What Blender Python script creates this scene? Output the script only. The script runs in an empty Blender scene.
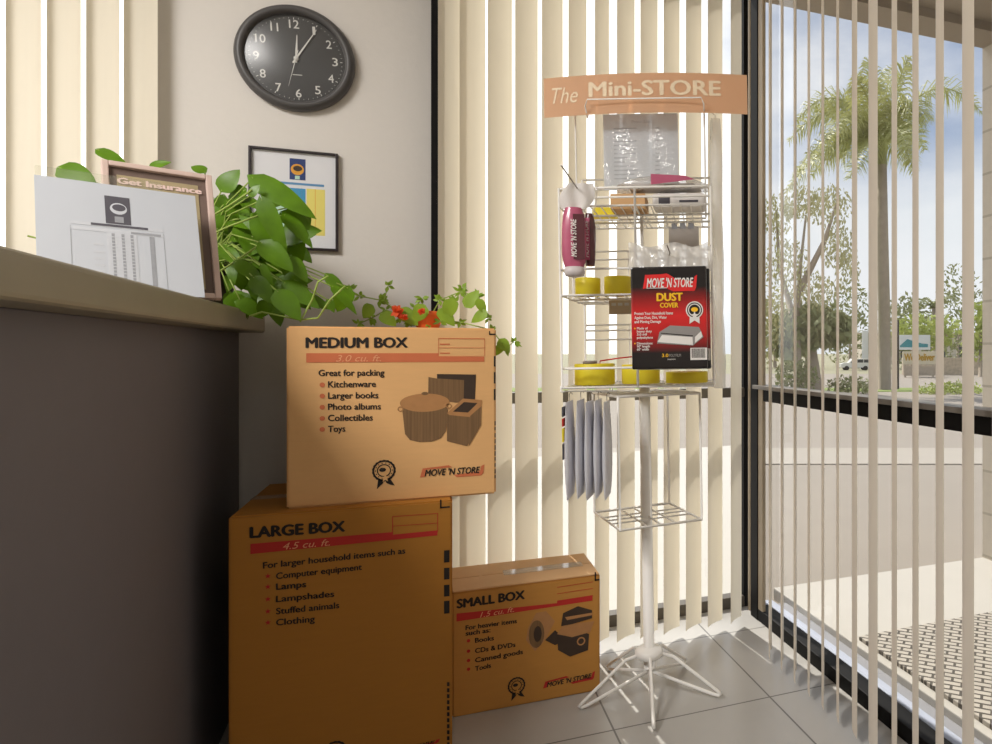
import bpy, bmesh, math, random
from mathutils import Vector, Matrix, Euler
random.seed(7)
D = bpy.data
S = bpy.context.scene
COL = S.collection
PI = math.pi

# ------------------------------------------------------------------ camera
F_PX, CX, CY, EYE = 691.0, 713.0, 350.0, 0.97       # focal length in pixels, principal point, eye height
ALPHA = math.atan(282 / 691)                        # camera axis, right of the room's depth axis
CA, SA = math.cos(ALPHA), math.sin(ALPHA)
cam_d = D.cameras.new('camera')
cam = D.objects.new('camera', cam_d)
COL.objects.link(cam)
cam.location = (0, 0, EYE)
cam.rotation_euler = (PI / 2, 0, -ALPHA)
cam_d.sensor_fit = 'HORIZONTAL'
cam_d.sensor_width = 36
cam_d.lens = F_PX / 992 * 36
cam_d.shift_x = -(CX - 496) / 992
cam_d.shift_y = (CY - 372) / 992
cam_d.clip_start = 0.02
cam_d.clip_end = 900
S.camera = cam

# ------------------------------------------------------------------ exposure
S.view_settings.view_transform = 'Standard'
S.view_settings.look = 'None'
S.view_settings.exposure = 0.10
S.view_settings.gamma = 1.0
S.view_settings.use_curve_mapping = False
S.cycles.use_denoising = True
S.cycles.max_bounces = 10
S.cycles.transparent_max_bounces = 24
S.cycles.sample_clamp_indirect = 6.0

# ------------------------------------------------------------------ sky
SKY_STRENGTH = 1.0
w = D.worlds.new('sky'); S.world = w; w.use_nodes = True
nt = w.node_tree; nt.nodes.clear()
N = nt.nodes.new; LK = nt.links.new
out = N('ShaderNodeOutputWorld'); bg = N('ShaderNodeBackground'); bg.inputs['Strength'].default_value = SKY_STRENGTH
tc = N('ShaderNodeTexCoord'); sep = N('ShaderNodeSeparateXYZ'); LK(tc.outputs['Generated'], sep.inputs[0])
rmp = N('ShaderNodeValToRGB'); LK(sep.outputs['Z'], rmp.inputs[0])
e = rmp.color_ramp.elements
e[0].position = 0.0; e[0].color = (0.84, 0.87, 0.90, 1)
e[1].position = 0.55; e[1].color = (0.20, 0.29, 0.48, 1)
q = e.new(0.19); q.color = (0.80, 0.84, 0.88, 1)
q = e.new(0.29); q.color = (0.36, 0.45, 0.62, 1)
mp = N('ShaderNodeMapping'); mp.inputs['Scale'].default_value = (2.2, 2.2, 5.5); mp.inputs['Location'].default_value = (3.1, 0.4, 0.35)
LK(tc.outputs['Generated'], mp.inputs[0])
nz = N('ShaderNodeTexNoise'); nz.inputs['Scale'].default_value = 1.0; nz.inputs['Detail'].default_value = 8; nz.inputs['Roughness'].default_value = 0.55
LK(mp.outputs[0], nz.inputs['Vector'])
cr = N('ShaderNodeValToRGB'); cr.color_ramp.elements[0].position = 0.36; cr.color_ramp.elements[1].position = 0.62
LK(nz.outputs['Fac'], cr.inputs[0])
mx = N('ShaderNodeMixRGB'); mx.inputs[2].default_value = (0.92, 0.93, 0.95, 1)
LK(cr.outputs[0], mx.inputs[0]); LK(rmp.outputs[0], mx.inputs[1])
# bright cloud bank around the sun, beyond the back window
dp = N('ShaderNodeVectorMath'); dp.operation = 'DOT_PRODUCT'; dp.inputs[1].default_value = Vector((-0.10, 0.995, 0.25)).normalized()
LK(tc.outputs['Generated'], dp.inputs[0])
gr = N('ShaderNodeMapRange'); gr.interpolation_type = 'SMOOTHSTEP'; gr.inputs['From Min'].default_value = 0.84; gr.inputs['From Max'].default_value = 0.95
LK(dp.outputs['Value'], gr.inputs['Value'])
m2 = N('ShaderNodeMixRGB'); m2.inputs[2].default_value = (1.9, 1.86, 1.78, 1)
LK(gr.outputs[0], m2.inputs[0]); LK(mx.outputs[0], m2.inputs[1]); mx = m2
LK(mx.outputs[0], bg.inputs['Color']); LK(bg.outputs[0], out.inputs[0])

# ------------------------------------------------------------------ sun, ceiling light and fill light
sd = D.lights.new('sun', 'SUN'); sd.energy = 4.8; sd.angle = math.radians(0.6); sd.color = (1.0, 0.95, 0.86)
sun = D.objects.new('sun', sd); COL.objects.link(sun)
sun.rotation_euler = Vector((0.10, -1.0, -1.25)).to_track_quat('-Z', 'Y').to_euler()
def ceiling_or_fill_lamp(x, y, e, sx=1.2, sy=0.6):
    l = D.lights.new('ceiling_or_fill_lamp', 'AREA'); l.shape = 'RECTANGLE'; l.size = sx; l.size_y = sy; l.energy = e; l.color = (1.0, 0.97, 0.93)
    o = D.objects.new('ceiling_or_fill_lamp', l); COL.objects.link(o); o.location = (x, y, 2.57)
ceiling_or_fill_lamp(-1.70, 0.40, 98, 1.0, 1.0)
ceiling_or_fill_lamp(0.3, -1.4, 7, 1.2, 1.2)  # weak fill light added behind the camera, no fixture there

# ------------------------------------------------------------------ helpers
def W(u, v, d):                                     # a point at depth d along the view axis
    xc = (u - CX) / F_PX * d
    return Vector((xc * CA + d * SA, -xc * SA + d * CA, EYE + (CY - v) / F_PX * d))
def onY(u, v, Y):
    return W(u, v, Y / (CA - (u - CX) / F_PX * SA))
def onX(u, v, X):
    return W(u, v, X / ((u - CX) / F_PX * CA + SA))
def onZ(u, v, Z):
    return W(u, v, (EYE - Z) * F_PX / (v - CY))

def lin(c):
    c = c / 255
    return c / 12.92 if c <= 0.04045 else ((c + 0.055) / 1.055) ** 2.4
def rgb(r, g, b): return (lin(r), lin(g), lin(b), 1)

def mat(name, col, rough=0.6, var=0.06, scale=30, bump=0.0, metal=0.0, spec=0.4, stretch=(1, 1, 1), translucent=0.0, coat=0.0):
    m = D.materials.new(name); m.use_nodes = True
    t = m.node_tree; b = t.nodes['Principled BSDF']; o = t.nodes['Material Output']
    b.inputs['Roughness'].default_value = rough; b.inputs['Metallic'].default_value = metal
    b.inputs['Specular IOR Level'].default_value = spec; b.inputs['Coat Weight'].default_value = coat
    c = t.nodes.new('ShaderNodeTexCoord'); mpp = t.nodes.new('ShaderNodeMapping'); mpp.inputs['Scale'].default_value = stretch
    n = t.nodes.new('ShaderNodeTexNoise'); n.inputs['Scale'].default_value = scale; n.inputs['Detail'].default_value = 5
    t.links.new(c.outputs['Object'], mpp.inputs[0]); t.links.new(mpp.outputs[0], n.inputs['Vector'])
    mxx = t.nodes.new('ShaderNodeMixRGB'); mxx.inputs[1].default_value = tuple(x * (1 - var) for x in col[:3]) + (1,)
    mxx.inputs[2].default_value = tuple(min(1, x * (1 + var)) for x in col[:3]) + (1,)
    t.links.new(n.outputs['Fac'], mxx.inputs[0]); t.links.new(mxx.outputs[0], b.inputs['Base Color'])
    if bump:
        bp = t.nodes.new('ShaderNodeBump'); bp.inputs['Strength'].default_value = bump; bp.inputs['Distance'].default_value = 0.01
        t.links.new(n.outputs['Fac'], bp.inputs['Height']); t.links.new(bp.outputs[0], b.inputs['Normal'])
    if translucent:
        tr = t.nodes.new('ShaderNodeBsdfTranslucent'); t.links.new(mxx.outputs[0], tr.inputs['Color'])
        ms = t.nodes.new('ShaderNodeMixShader'); ms.inputs[0].default_value = translucent
        t.links.new(b.outputs[0], ms.inputs[1]); t.links.new(tr.outputs[0], ms.inputs[2]); t.links.new(ms.outputs[0], o.inputs['Surface'])
    return m
def glassy(name, tint=(1, 1, 1), gloss=0.08, rough=0.02, body=0.0, body_col=(.9, .9, .9, 1), bump=0.0, edge=0.35):
    m = D.materials.new(name); m.use_nodes = True; t = m.node_tree; t.nodes.clear()
    o = t.nodes.new('ShaderNodeOutputMaterial'); tr = t.nodes.new('ShaderNodeBsdfTransparent'); tr.inputs[0].default_value = (*tint, 1)
    gl = t.nodes.new('ShaderNodeBsdfGlossy'); gl.inputs['Roughness'].default_value = rough
    fr = t.nodes.new('ShaderNodeLayerWeight'); fr.inputs[0].default_value = 0.25
    mul = t.nodes.new('ShaderNodeMath'); mul.operation = 'MULTIPLY_ADD'; mul.inputs[1].default_value = edge; mul.inputs[2].default_value = gloss
    t.links.new(fr.outputs['Facing'], mul.inputs[0])
    a = t.nodes.new('ShaderNodeMixShader'); t.links.new(mul.outputs[0], a.inputs[0]); t.links.new(gl.outputs[0], a.inputs[2])
    if body:
        df = t.nodes.new('ShaderNodeBsdfDiffuse'); df.inputs[0].default_value = body_col
        tl = t.nodes.new('ShaderNodeBsdfTranslucent'); tl.inputs[0].default_value = body_col
        dm = t.nodes.new('ShaderNodeMixShader'); dm.inputs[0].default_value = 0.45
        t.links.new(df.outputs[0], dm.inputs[1]); t.links.new(tl.outputs[0], dm.inputs[2])
        bb = t.nodes.new('ShaderNodeMixShader'); bb.inputs[0].default_value = body
        t.links.new(tr.outputs[0], bb.inputs[1]); t.links.new(dm.outputs[0], bb.inputs[2]); t.links.new(bb.outputs[0], a.inputs[1])
    else:
        t.links.new(tr.outputs[0], a.inputs[1])
    if bump:
        c = t.nodes.new('ShaderNodeTexCoord'); n = t.nodes.new('ShaderNodeTexNoise'); n.inputs['Scale'].default_value = 60
        t.links.new(c.outputs['Object'], n.inputs['Vector']); bp = t.nodes.new('ShaderNodeBump'); bp.inputs['Strength'].default_value = bump
        bp.inputs['Distance'].default_value = 0.01
        t.links.new(n.outputs['Fac'], bp.inputs['Height']); t.links.new(bp.outputs[0], gl.inputs['Normal'])
    t.links.new(a.outputs[0], o.inputs['Surface'])
    return m

class MB:
    """collects shapes and links them as one mesh object"""
    def __init__(s): s.bm = bmesh.new()
    def box(s, x0, x1, y0, y1, z0, z1, bevel=0.0, mi=0, M=None, seg=2):
        b = bmesh.new(); bmesh.ops.create_cube(b, size=1)
        for v in b.verts:
            v.co = Vector(((x0 + x1) / 2 + v.co.x * (x1 - x0), (y0 + y1) / 2 + v.co.y * (y1 - y0), (z0 + z1) / 2 + v.co.z * (z1 - z0)))
        if bevel: bmesh.ops.bevel(b, geom=b.edges[:], offset=bevel, segments=seg, affect='EDGES', profile=0.6)
        s.merge(b, mi, M)
    def merge(s, b, mi=0, M=None):
        if M is not None: b.transform(M)
        vm = {v: s.bm.verts.new(v.co) for v in b.verts}
        for f in b.faces:
            try:
                g = s.bm.faces.new([vm[v] for v in f.verts]); g.material_index = mi; g.smooth = f.smooth
            except ValueError: pass
        b.free()
    def face(s, pts, mi=0, smooth=False):
        vs = [s.bm.verts.new(p) for p in pts]
        try:
            f = s.bm.faces.new(vs); f.material_index = mi; f.smooth = smooth
        except ValueError: pass
    def grid(s, rows, mi=0, smooth=True, wrap=False):
        vs = [[s.bm.verts.new(p) for p in r] for r in rows]
        for i in range(len(vs) - 1):
            n = len(vs[i])
            for j in range(n if wrap else n - 1):
                k = (j + 1) % n
                try:
                    f = s.bm.faces.new((vs[i][j], vs[i][k], vs[i + 1][k], vs[i + 1][j])); f.material_index = mi; f.smooth = smooth
                except ValueError: pass
        return vs
    def tube(s, pts, r, seg=8, mi=0, closed=False, cap=True):
        pts = [Vector(p) for p in pts]; n = len(pts)
        rr = r if isinstance(r, (list, tuple)) else [r] * n
        rows = []; up = None
        for i, p in enumerate(pts):
            if closed: t = (pts[(i + 1) % n] - pts[i - 1])
            else: t = pts[min(i + 1, n - 1)] - pts[max(i - 1, 0)]
            if t.length < 1e-9: t = Vector((0, 0, 1))
            t.normalize()
            if up is None:
                up = t.orthogonal().normalized()
            else:
                up = up - t * up.dot(t)
                up = up.normalized() if up.length > 1e-6 else t.orthogonal().normalized()
            sd_ = t.cross(up)
            rows.append([p + (up * math.cos(a) + sd_ * math.sin(a)) * rr[i] for a in (2 * PI * k / seg for k in range(seg))])
        if closed: rows.append(rows[0])
        vs = s.grid(rows, mi, True, True)
        if cap and not closed:
            for row in (vs[0], vs[-1]):
                try:
                    f = s.bm.faces.new(row); f.material_index = mi
                except ValueError: pass
    def lathe(s, prof, seg=32, mi=0, M=None, smooth=True):
        b = bmesh.new()
        vs = [[b.verts.new((r * math.cos(2 * PI * k / seg), r * math.sin(2 * PI * k / seg), z)) for k in range(seg)] for r, z in prof]
        for i in range(len(vs) - 1):
            for k in range(seg):
                f = b.faces.new((vs[i][k], vs[i][(k + 1) % seg], vs[i + 1][(k + 1) % seg], vs[i + 1][k])); f.smooth = smooth
        bmesh.ops.remove_doubles(b, verts=b.verts[:], dist=1e-6)
        s.merge(b, mi, M)
    def prism(s, poly, y0, y1, mi=0, M=None):       # poly in (x,z), pushed along y
        b = bmesh.new()
        a = [b.verts.new((x, y0, z)) for x, z in poly]; c = [b.verts.new((x, y1, z)) for x, z in poly]
        b.faces.new(a); b.faces.new(c[::-1])
        for i in range(len(a)):
            b.faces.new((a[i], c[i], c[(i + 1) % len(a)], a[(i + 1) % len(a)]))
        bmesh.ops.recalc_face_normals(b, faces=b.faces[:])
        s.merge(b, mi, M)
    def build(s, name, mats, parent=None, loc=None, rot=None, recalc=False):
        me = D.meshes.new(name)
        if recalc: bmesh.ops.recalc_face_normals(s.bm, faces=s.bm.faces[:])
        s.bm.to_mesh(me); s.bm.free()
        for m in (mats if isinstance(mats, (list, tuple)) else [mats]): me.materials.append(m)
        o = D.objects.new(name, me); COL.objects.link(o)
        if parent: o.parent = parent
        if loc is not None: o.location = loc
        if rot is not None: o.rotation_euler = rot
        return o
def tag(o, label, cat, group=None, kind=None):
    o['label'] = label; o['category'] = cat
    if group: o['group'] = group
    if kind: o['kind'] = kind
    return o
def thing(name, label, cat, loc=(0, 0, 0), rot=(0, 0, 0), group=None):
    o = D.objects.new(name, None); COL.objects.link(o); o.empty_display_size = 0.05
    o.location = loc; o.rotation_euler = rot
    return tag(o, label, cat, group)
def struct(o): o['kind'] = 'structure'; return o
def copy_thing(root):
    r = root.copy(); COL.objects.link(r)
    for ch in list(root.children):
        c = ch.copy(); COL.objects.link(c); c.parent = r
        for g in list(ch.children):
            gg = g.copy(); COL.objects.link(gg); gg.parent = c
    return r

# lettering: text to flat mesh data in the XZ plane, facing -Y
def text_bm(txt, bold=0.0, shear=0.0, spacing=1.0):
    cu = D.curves.new('t', 'FONT'); cu.body = txt; cu.offset = bold; cu.shear = shear; cu.space_character = spacing
    cu.resolution_u = 3
    o = D.objects.new('t', cu); COL.objects.link(o)
    dg = bpy.context.evaluated_depsgraph_get(); me = D.meshes.new_from_object(o.evaluated_get(dg))
    b = bmesh.new(); b.from_mesh(me)
    D.objects.remove(o); D.curves.remove(cu); D.meshes.remove(me)
    return b
CAP = 0.69
def put_text(mb, txt, x0, z0, x1, cap, y, mi=0, bold=0.02, shear=0.0, slope=0.0, M=None, spacing=1.0):
    """cap letters 'cap' tall on baseline z0, stretched from x0 to x1"""
    b = text_bm(txt, 0.0, shear, spacing)
    if not b.verts: b.free(); return
    if bold:
        src = b.copy(); geo = [(v, v.co.copy()) for v in b.verts]
        for lay, (dx, dz) in enumerate(((-bold, 0), (bold, 0), (0, bold * .6), (0, -bold * .6))):
            c = src.copy(); tmp = D.meshes.new('t')
            for v in c.verts: v.co += Vector((dx, dz, 1.0 + lay))
            c.to_mesh(tmp); b.from_mesh(tmp); D.meshes.remove(tmp); c.free()
        src.free()
    a0 = min(v.co.x for v in b.verts); a1 = max(v.co.x for v in b.verts)
    for v in b.verts:
        x = x0 + (v.co.x - a0) / (a1 - a0) * (x1 - x0)
        v.co = Vector((x, y - .00004 * round(v.co.z), z0 + v.co.y / CAP * cap + slope * (x - x0)))
    mb.merge(b, mi, M)
def rect(mb, x0, x1, z0, z1, y, mi=0, M=None):
    p = [Vector((x0, y, z0)), Vector((x1, y, z0)), Vector((x1, y, z1)), Vector((x0, y, z1))]
    if M is not None: p = [M @ k for k in p]
    mb.face(p, mi)
def poly(mb, pts, y, mi=0): mb.face([Vector((x, y, z)) for x, z in pts], mi)
def ellipse(cx, cz, rx, rz, n=28, a0=0, a1=2 * PI): return [(cx + rx * math.cos(a0 + (a1 - a0) * k / n), cz + rz * math.sin(a0 + (a1 - a0) * k / n)) for k in range(n + (a1 - a0 < 6.28))]
def ring(mb, cx, cz, r0, r1, y, mi=0, n=32, scallop=0.0):
    for k in range(n):
        a, b = 2 * PI * k / n, 2 * PI * (k + 1) / n
        ra = r1 * (1 + scallop * (k % 2)); rb = r1 * (1 + scallop * ((k + 1) % 2))
        poly(mb, [(cx + r0 * math.cos(a), cz + r0 * math.sin(a)), (cx + ra * math.cos(a), cz + ra * math.sin(a)),
                  (cx + rb * math.cos(b), cz + rb * math.sin(b)), (cx + r0 * math.cos(b), cz + r0 * math.sin(b))], y, mi)
def star(cx, cz, r, n=5, ph=PI / 2, inner=0.42): return [(cx + (r if k % 2 == 0 else r * inner) * math.cos(ph + PI * k / n), cz + (r if k % 2 == 0 else r * inner) * math.sin(ph + PI * k / n)) for k in range(2 * n)]

# ------------------------------------------------------------------ materials
M_wall = mat('painted_wall', rgb(214, 209, 203), 0.75, 0.02, 60, 0.05)
M_ceil = mat('ceiling_paint', rgb(225, 222, 215), 0.8, 0.03, 40)
M_bronze = mat('dark_bronze', rgb(17, 15, 15), 0.6, 0.1, 40, spec=0.15)
M_alu = mat('pale_aluminium', rgb(190, 184, 172), 0.4, 0.06, 30, metal=0.2)
M_glass = glassy('window_glass', (0.97, 0.98, 0.98), 0.02)
M_slat = mat('cream_slat', rgb(228, 220, 203), 0.6, 0.03, 40, translucent=0.22, stretch=(1, 1, .05))
M_slat2 = mat('beige_slat', rgb(226, 217, 204), 0.6, 0.04, 40, translucent=0.25, stretch=(1, 1, .05))
M_white = mat('white_wire', rgb(248, 246, 242), 0.35, 0.03, 20)
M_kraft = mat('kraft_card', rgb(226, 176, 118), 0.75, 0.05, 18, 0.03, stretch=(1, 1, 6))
M_kraft2 = mat('kraft_card_shade', rgb(190, 134, 62), 0.75, 0.06, 14, 0.03, stretch=(1, 1, 6))  # kraft again, deepened: shade low in the room put into the colour
M_kraft_dk = mat('kraft_card_deep_shade', rgb(176, 118, 42), 0.75, 0.06, 14, 0.03, stretch=(1, 1, 6))  # same kraft darker still, the counter's shade put into the colour
M_kraft3 = mat('kraft_flap', rgb(214, 172, 124), 0.7, 0.05, 14, 0.03)
M_ink = mat('black_ink', rgb(34, 27, 22), 0.7, 0.05, 40)
M_orange = mat('orange_ink', rgb(205, 112, 72), 0.7, 0.06, 40)
M_redink = mat('red_ink', rgb(186, 44, 36), 0.7, 0.06, 40)
M_paleink = mat('pale_ink', rgb(226, 160, 116), 0.7, 0.05, 40)
M_brownink = mat('brown_halftone', rgb(122, 92, 60), 0.7, 0.6, 1, stretch=(240, 1, 4))
M_brownlt = mat('brown_halftone_light', rgb(178, 128, 80), 0.7, 0.12, 60)
M_browndk = mat('brown_halftone_dark', rgb(62, 47, 36), 0.7, 0.15, 60)
M_tape = glassy('clear_tape', (.95, .92, .86), 0.10, 0.2, 0.25, (.85, .78, .66, 1))
M_sheet = mat('list_paper', rgb(232, 235, 240), 0.7, 0.02, 20, translucent=0.45)
M_paper = mat('white_paper', rgb(196, 200, 208), 0.7, 0.02, 20, translucent=0.08)
M_greyink = mat('grey_print', rgb(150, 152, 158), 0.7, 0.15, 80)
M_greydk = mat('dark_grey_print', rgb(84, 82, 90), 0.7, 0.15, 60)
M_greylt = mat('pale_grey_print', rgb(196, 199, 206), 0.7, 0.06, 60)
M_leaf = mat('green_leaf', rgb(90, 128, 18), 0.34, 0.5, 22, 0.05, translucent=0.22, spec=0.35)
M_leaf2 = mat('pale_leaf', rgb(138, 170, 52), 0.45, 0.3, 25, translucent=0.2)
M_stem = mat('leaf_stem', rgb(150, 172, 80), 0.5, 0.15, 30)
M_yel = mat('yellow_tape', rgb(254, 236, 66), 0.4, 0.06, 30, translucent=0.32)
M_plastic = glassy('clear_plastic', (.97, .97, .97), 0.10, 0.12, 0.30, (.93, .92, .91, 1), bump=0.8)
M_acryl = glassy('acrylic', (.96, .97, .95), 0.01, 0.15, 0.06, (.9, .88, .8, 1), edge=0.06)

# ------------------------------------------------------------------ room shell
YB, XR, ZC = 2.30, 1.09, 2.60                       # back wall face, right glass wall face, ceiling
def floor_mat():
    m = mat('grey_tile', rgb(182, 179, 175), 0.28, 0.10, 5, 0.0, spec=0.45)
    t = m.node_tree; b = t.nodes['Principled BSDF']
    src = b.inputs['Base Color'].links[0].from_socket
    c = t.nodes.new('ShaderNodeTexCoord'); mp_ = t.nodes.new('ShaderNodeMapping')
    mp_.inputs['Location'].default_value = (-TX, -TY, 0)
    t.links.new(c.outputs['Object'], mp_.inputs[0])
    br = t.nodes.new('ShaderNodeTexBrick'); br.offset = 0.0; br.inputs['Scale'].default_value = 1.0
    br.inputs['Brick Width'].default_value = TILE; br.inputs['Row Height'].default_value = TILE
    br.inputs['Mortar Size'].default_value = 0.0028; br.inputs['Mortar Smooth'].default_value = 0.2
    br.inputs['Color1'].default_value = (1, 1, 1, 1); br.inputs['Color2'].default_value = (.93, .93, .93, 1); br.inputs['Mortar'].default_value = (.32, .31, .30, 1)
    t.links.new(mp_.outputs[0], br.inputs['Vector'])
    mu = t.nodes.new('ShaderNodeMixRGB'); mu.blend_type = 'MULTIPLY'; mu.inputs[0].default_value = 1
    t.links.new(src, mu.inputs[1]); t.links.new(br.outputs['Color'], mu.inputs[2]); t.links.new(mu.outputs[0], b.inputs['Base Color'])
    return m
TILE = 0.445; WY_ = 2.42
_p = onZ(769.8, 696.9, 0); TX, TY = _p.x, _p.y
M_floor = floor_mat()
b = MB(); b.box(-3.2, XR + 0.05, -3.2, WY_, -0.10, 0.0); struct(b.build('floor', M_floor))
b = MB(); b.box(-3.2, XR + 0.10, -3.2, YB + 0.12, ZC, ZC + 0.12); struct(b.build('ceiling', M_ceil))
W1L, W2R, W2L, WT, SILL2 = 0.0, -0.692, -2.3, 2.46, 1.14
b = MB()
b.box(W2R, W1L, YB, YB + 0.12, 0, ZC)
b.box(W2L, W2R, YB, YB + 0.12, 0, SILL2); b.box(W2L, W2R, YB, YB + 0.12, WT, ZC)
b.box(-3.2, W2L, YB, YB + 0.12, 0, ZC)
b.box(W1L, XR + 0.05, YB, YB + 0.12, WT, ZC)
struct(b.build('wall_back', M_wall))
b = MB(); b.box(-3.3, -3.2, -3.2, YB + 0.12, 0, ZC); struct(b.build('wall_left', M_wall))
b = MB(); b.box(-3.2, XR + 0.10, -3.3, -3.2, 0, ZC); struct(b.build('wall_front', M_wall))
YW3 = 0.35
b = MB(); b.box(XR, XR + 0.10, -3.2, YW3, 0, ZC); b.box(XR, XR + 0.10, YW3, YB, WT, ZC); struct(b.build('wall_right', M_wall))

def pane(name, x0, x1, y0, y1, z0, z1, parent):
    b = MB()
    if x1 - x0 > y1 - y0: b.face([(x0, y0, z0), (x1, y0, z0), (x1, y0, z1), (x0, y0, z1)])
    else: b.face([(x0, y0, z0), (x0, y1, z0), (x0, y1, z1), (x0, y0, z1)])
    return b.build(name, M_glass, parent)
MZ0, MZ1 = 0.788, 0.830
w1 = struct(D.objects.new('window_1', None)); COL.objects.link(w1)
b = MB()
b.box(W1L, W1L + 0.022, YB - 0.10, YB + 0.05, 0, WT, 0.002)
b.build('window_jamb', M_bronze, w1)
WY = 2.372
b = MB(); b.box(1.094, 1.116, WY, WY + 0.05, 0, WT, 0.002); b.build('window_jamb', M_bronze, w1)
b = MB()
b.box(W1L, 1.10, WY, WY + 0.05, 0.0, 0.042, 0.002); b.box(W1L, 1.10, WY, WY + 0.05, MZ0 + .004, MZ1 - .002, 0.002); b.box(W1L, 1.10, WY, WY + 0.05, WT - 0.05, WT, 0.002)
b.build('window_frame', mat('glare_paled_bronze', rgb(88, 81, 72), .5, .1, 40), w1)  # same dark bronze paled, window glare put into its colour
pane('window_pane', W1L + .02, 1.10, WY + .03, WY + .03, .03, MZ0 + .01, w1); pane('window_pane', W1L + .02, 1.10, WY + .03, WY + .03, MZ1 - .01, WT - .04, w1)
w2 = struct(D.objects.new('window_2', None)); COL.objects.link(w2)
b = MB()
for x0, x1, z0, z1 in ((W2L, W2L + .04, SILL2, WT), (W2R - .03, W2R, SILL2, WT), (W2L, W2R, SILL2, SILL2 + .04), (W2L, W2R, WT - .04, WT)): b.box(x0, x1, YB + .01, YB + .06, z0, z1, .002)
b.build('window_frame', M_bronze, w2)
pane('window_pane', W2L + .03, W2R - .02, YB + .035, YB + .035, SILL2 + .03, WT - .03, w2)
w3 = struct(D.objects.new('window_3', None)); COL.objects.link(w3)
b = MB()
b.box(XR - 0.006, XR + 0.008, 2.236, 2.292, 0, WT, 0.002)
b.box(XR - 0.010, XR + 0.05, YW3, YW3 + .05, 0, WT, 0.002)
b.box(XR, XR + 0.05, YW3, 2.26, MZ0, MZ1, 0.002)
b.box(XR - 0.004, XR + 0.05, YW3, 2.26, 0.0, 0.042, 0.003)
b.box(XR, XR + 0.05, YW3, 2.26, WT - .05, WT, 0.002)
b.build('window_frame', M_bronze, w3)
b = MB(); b.box(XR - 0.015, XR + 0.05, YW3, 2.26, MZ1, MZ1 + 0.014, 0.002); b.build('window_ledge', mat('grey_ledge', rgb(128, 122, 116), .4, .06, 40), w3)
b = MB(); b.box(XR - 0.003, XR + 0.010, 2.200, 2.236, 0, WT, 0.002); b.box(1.098, 1.112, 2.33, 2.345, 0, WT, 0.001); b.build('window_bead', mat('tan_bead', rgb(168, 152, 128), .5, .06, 40), w3)
pane('window_pane', XR + .03, XR + .03, YW3 + .03, 2.30, .04, MZ0 + .01, w3); pane('window_pane', XR + .03, XR + .03, YW3 + .03, 2.30, MZ1 - .01, WT - .03, w3)

# ------------------------------------------------------------------ vertical blinds
def slat_mesh(name, m, h, width=0.089, sag=0.007):
    b = MB(); n = 8; rows = []
    for z in [h * k / 10 for k in range(11)]:
        rows.append([Vector((width * (j / n - .5), sag * (1 - (2 * j / n - 1) ** 2), z)) for j in range(n + 1)])
    b.grid(rows); me_o = b.build(name, m); me = me_o.data; D.objects.remove(me_o); return me
def blind(label, pts, ang, z0, z1, m, rail, jit=2.0, group=None, fixes={}):
    cx = sum(p[0] for p in pts) / len(pts); cy = sum(p[1] for p in pts) / len(pts)
    t = thing('vertical_blind', label, 'window blind', (cx, cy, z0))
    b = MB(); b.box(rail[0] - cx, rail[1] - cx, rail[2] - cy, rail[3] - cy, z1 - z0, z1 - z0 + .045, .004); b.build('headrail', M_white, t)
    me = slat_mesh('slat', m, z1 - z0)
    for i, (x, y) in enumerate(pts):
        o = D.objects.new('slat', me); COL.objects.link(o); o.parent = t
        o.location = (x - cx, y - cy, 0); o.rotation_euler = (0, 0, math.radians(fixes.get(i, ang + random.uniform(-jit, jit))))
    return t
SP = 0.0788
YS = 2.195
pts = [(0.0374 + SP * k + (.020 if k == 0 else 0), YS) for k in range(13)]
blind('cream vertical blind behind the wire rack, over the wide back window', pts, 34.5, 0.030, 2.40, M_slat, (0.0, 1.045, YS - .02, YS + .02), 1.5, fixes={5: 39, 6: 46, 12: 41, 0: 30, 1: 31, 2: 32})
YS = 2.270; SP = 0.0795
pts = [(-0.713 - SP * k, YS) for k in range(16)]
blind('cream vertical blind behind the leaning white paper at the left edge', pts, -22, 1.16, 2.40, M_slat, (-1.98, -0.68, YS - .02, YS + .02), 1.5)
XS = 0.985
us = [771, 783, 796, 810, 824, 839, 855, 873, 895, 916, 940, 968]
ys = [onX(u, 350, XS).y for u in us]
step = (ys[0] - ys[-1]) / 11
pts = [(XS, y) for y in ys] + [(XS, ys[-1] - step * k) for k in range(1, 9)]
angs = {}
for i, (x, y) in enumerate(pts): angs[i] = 90 - 31 + random.uniform(-1.5, 1.5)
angs[6] += 5; angs[7] += 9; angs[11] += 3
blind('beige vertical blind with slats turned open over the glass wall at right', pts, 59, 0.018, 2.40, M_slat2, (XS - .02, XS + .02, ys[-1] - step * 9, 2.2), 1.5, fixes=angs)

# ------------------------------------------------------------------ outdoors
FW = Vector((SA, CA, 0)); RT = Vector((CA, -SA, 0))
def band(name, d0, d1, z0, z1, m, x0=-160, x1=260, th=0.05):
    b = MB(); c = [RT * x0 + FW * d0, RT * x1 + FW * d0, RT * x1 + FW * d1, RT * x0 + FW * d1]; zz = [z0, z0, z1, z1]
    top = [Vector((p.x, p.y, z)) for p, z in zip(c, zz)]; bot = [p - Vector((0, 0, th)) for p in top]
    b.face(top); b.face(bot[::-1])
    for i in range(4): b.face([top[i], bot[i], bot[(i + 1) % 4], top[(i + 1) % 4]])
    return struct(b.build(name, m, recalc=True))
M_asph = mat('sunlit_asphalt', rgb(148, 139, 129), 0.85, 0.06, 3, 0.02)
M_conc = mat('pale_concrete', rgb(190, 185, 177), 0.8, 0.04, 6, 0.02)
M_grass = mat('dry_grass', rgb(120, 136, 66), 0.9, 0.3, 6)
band('parking_lot', -30, 17.0, -0.06, -0.06, M_asph)
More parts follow.
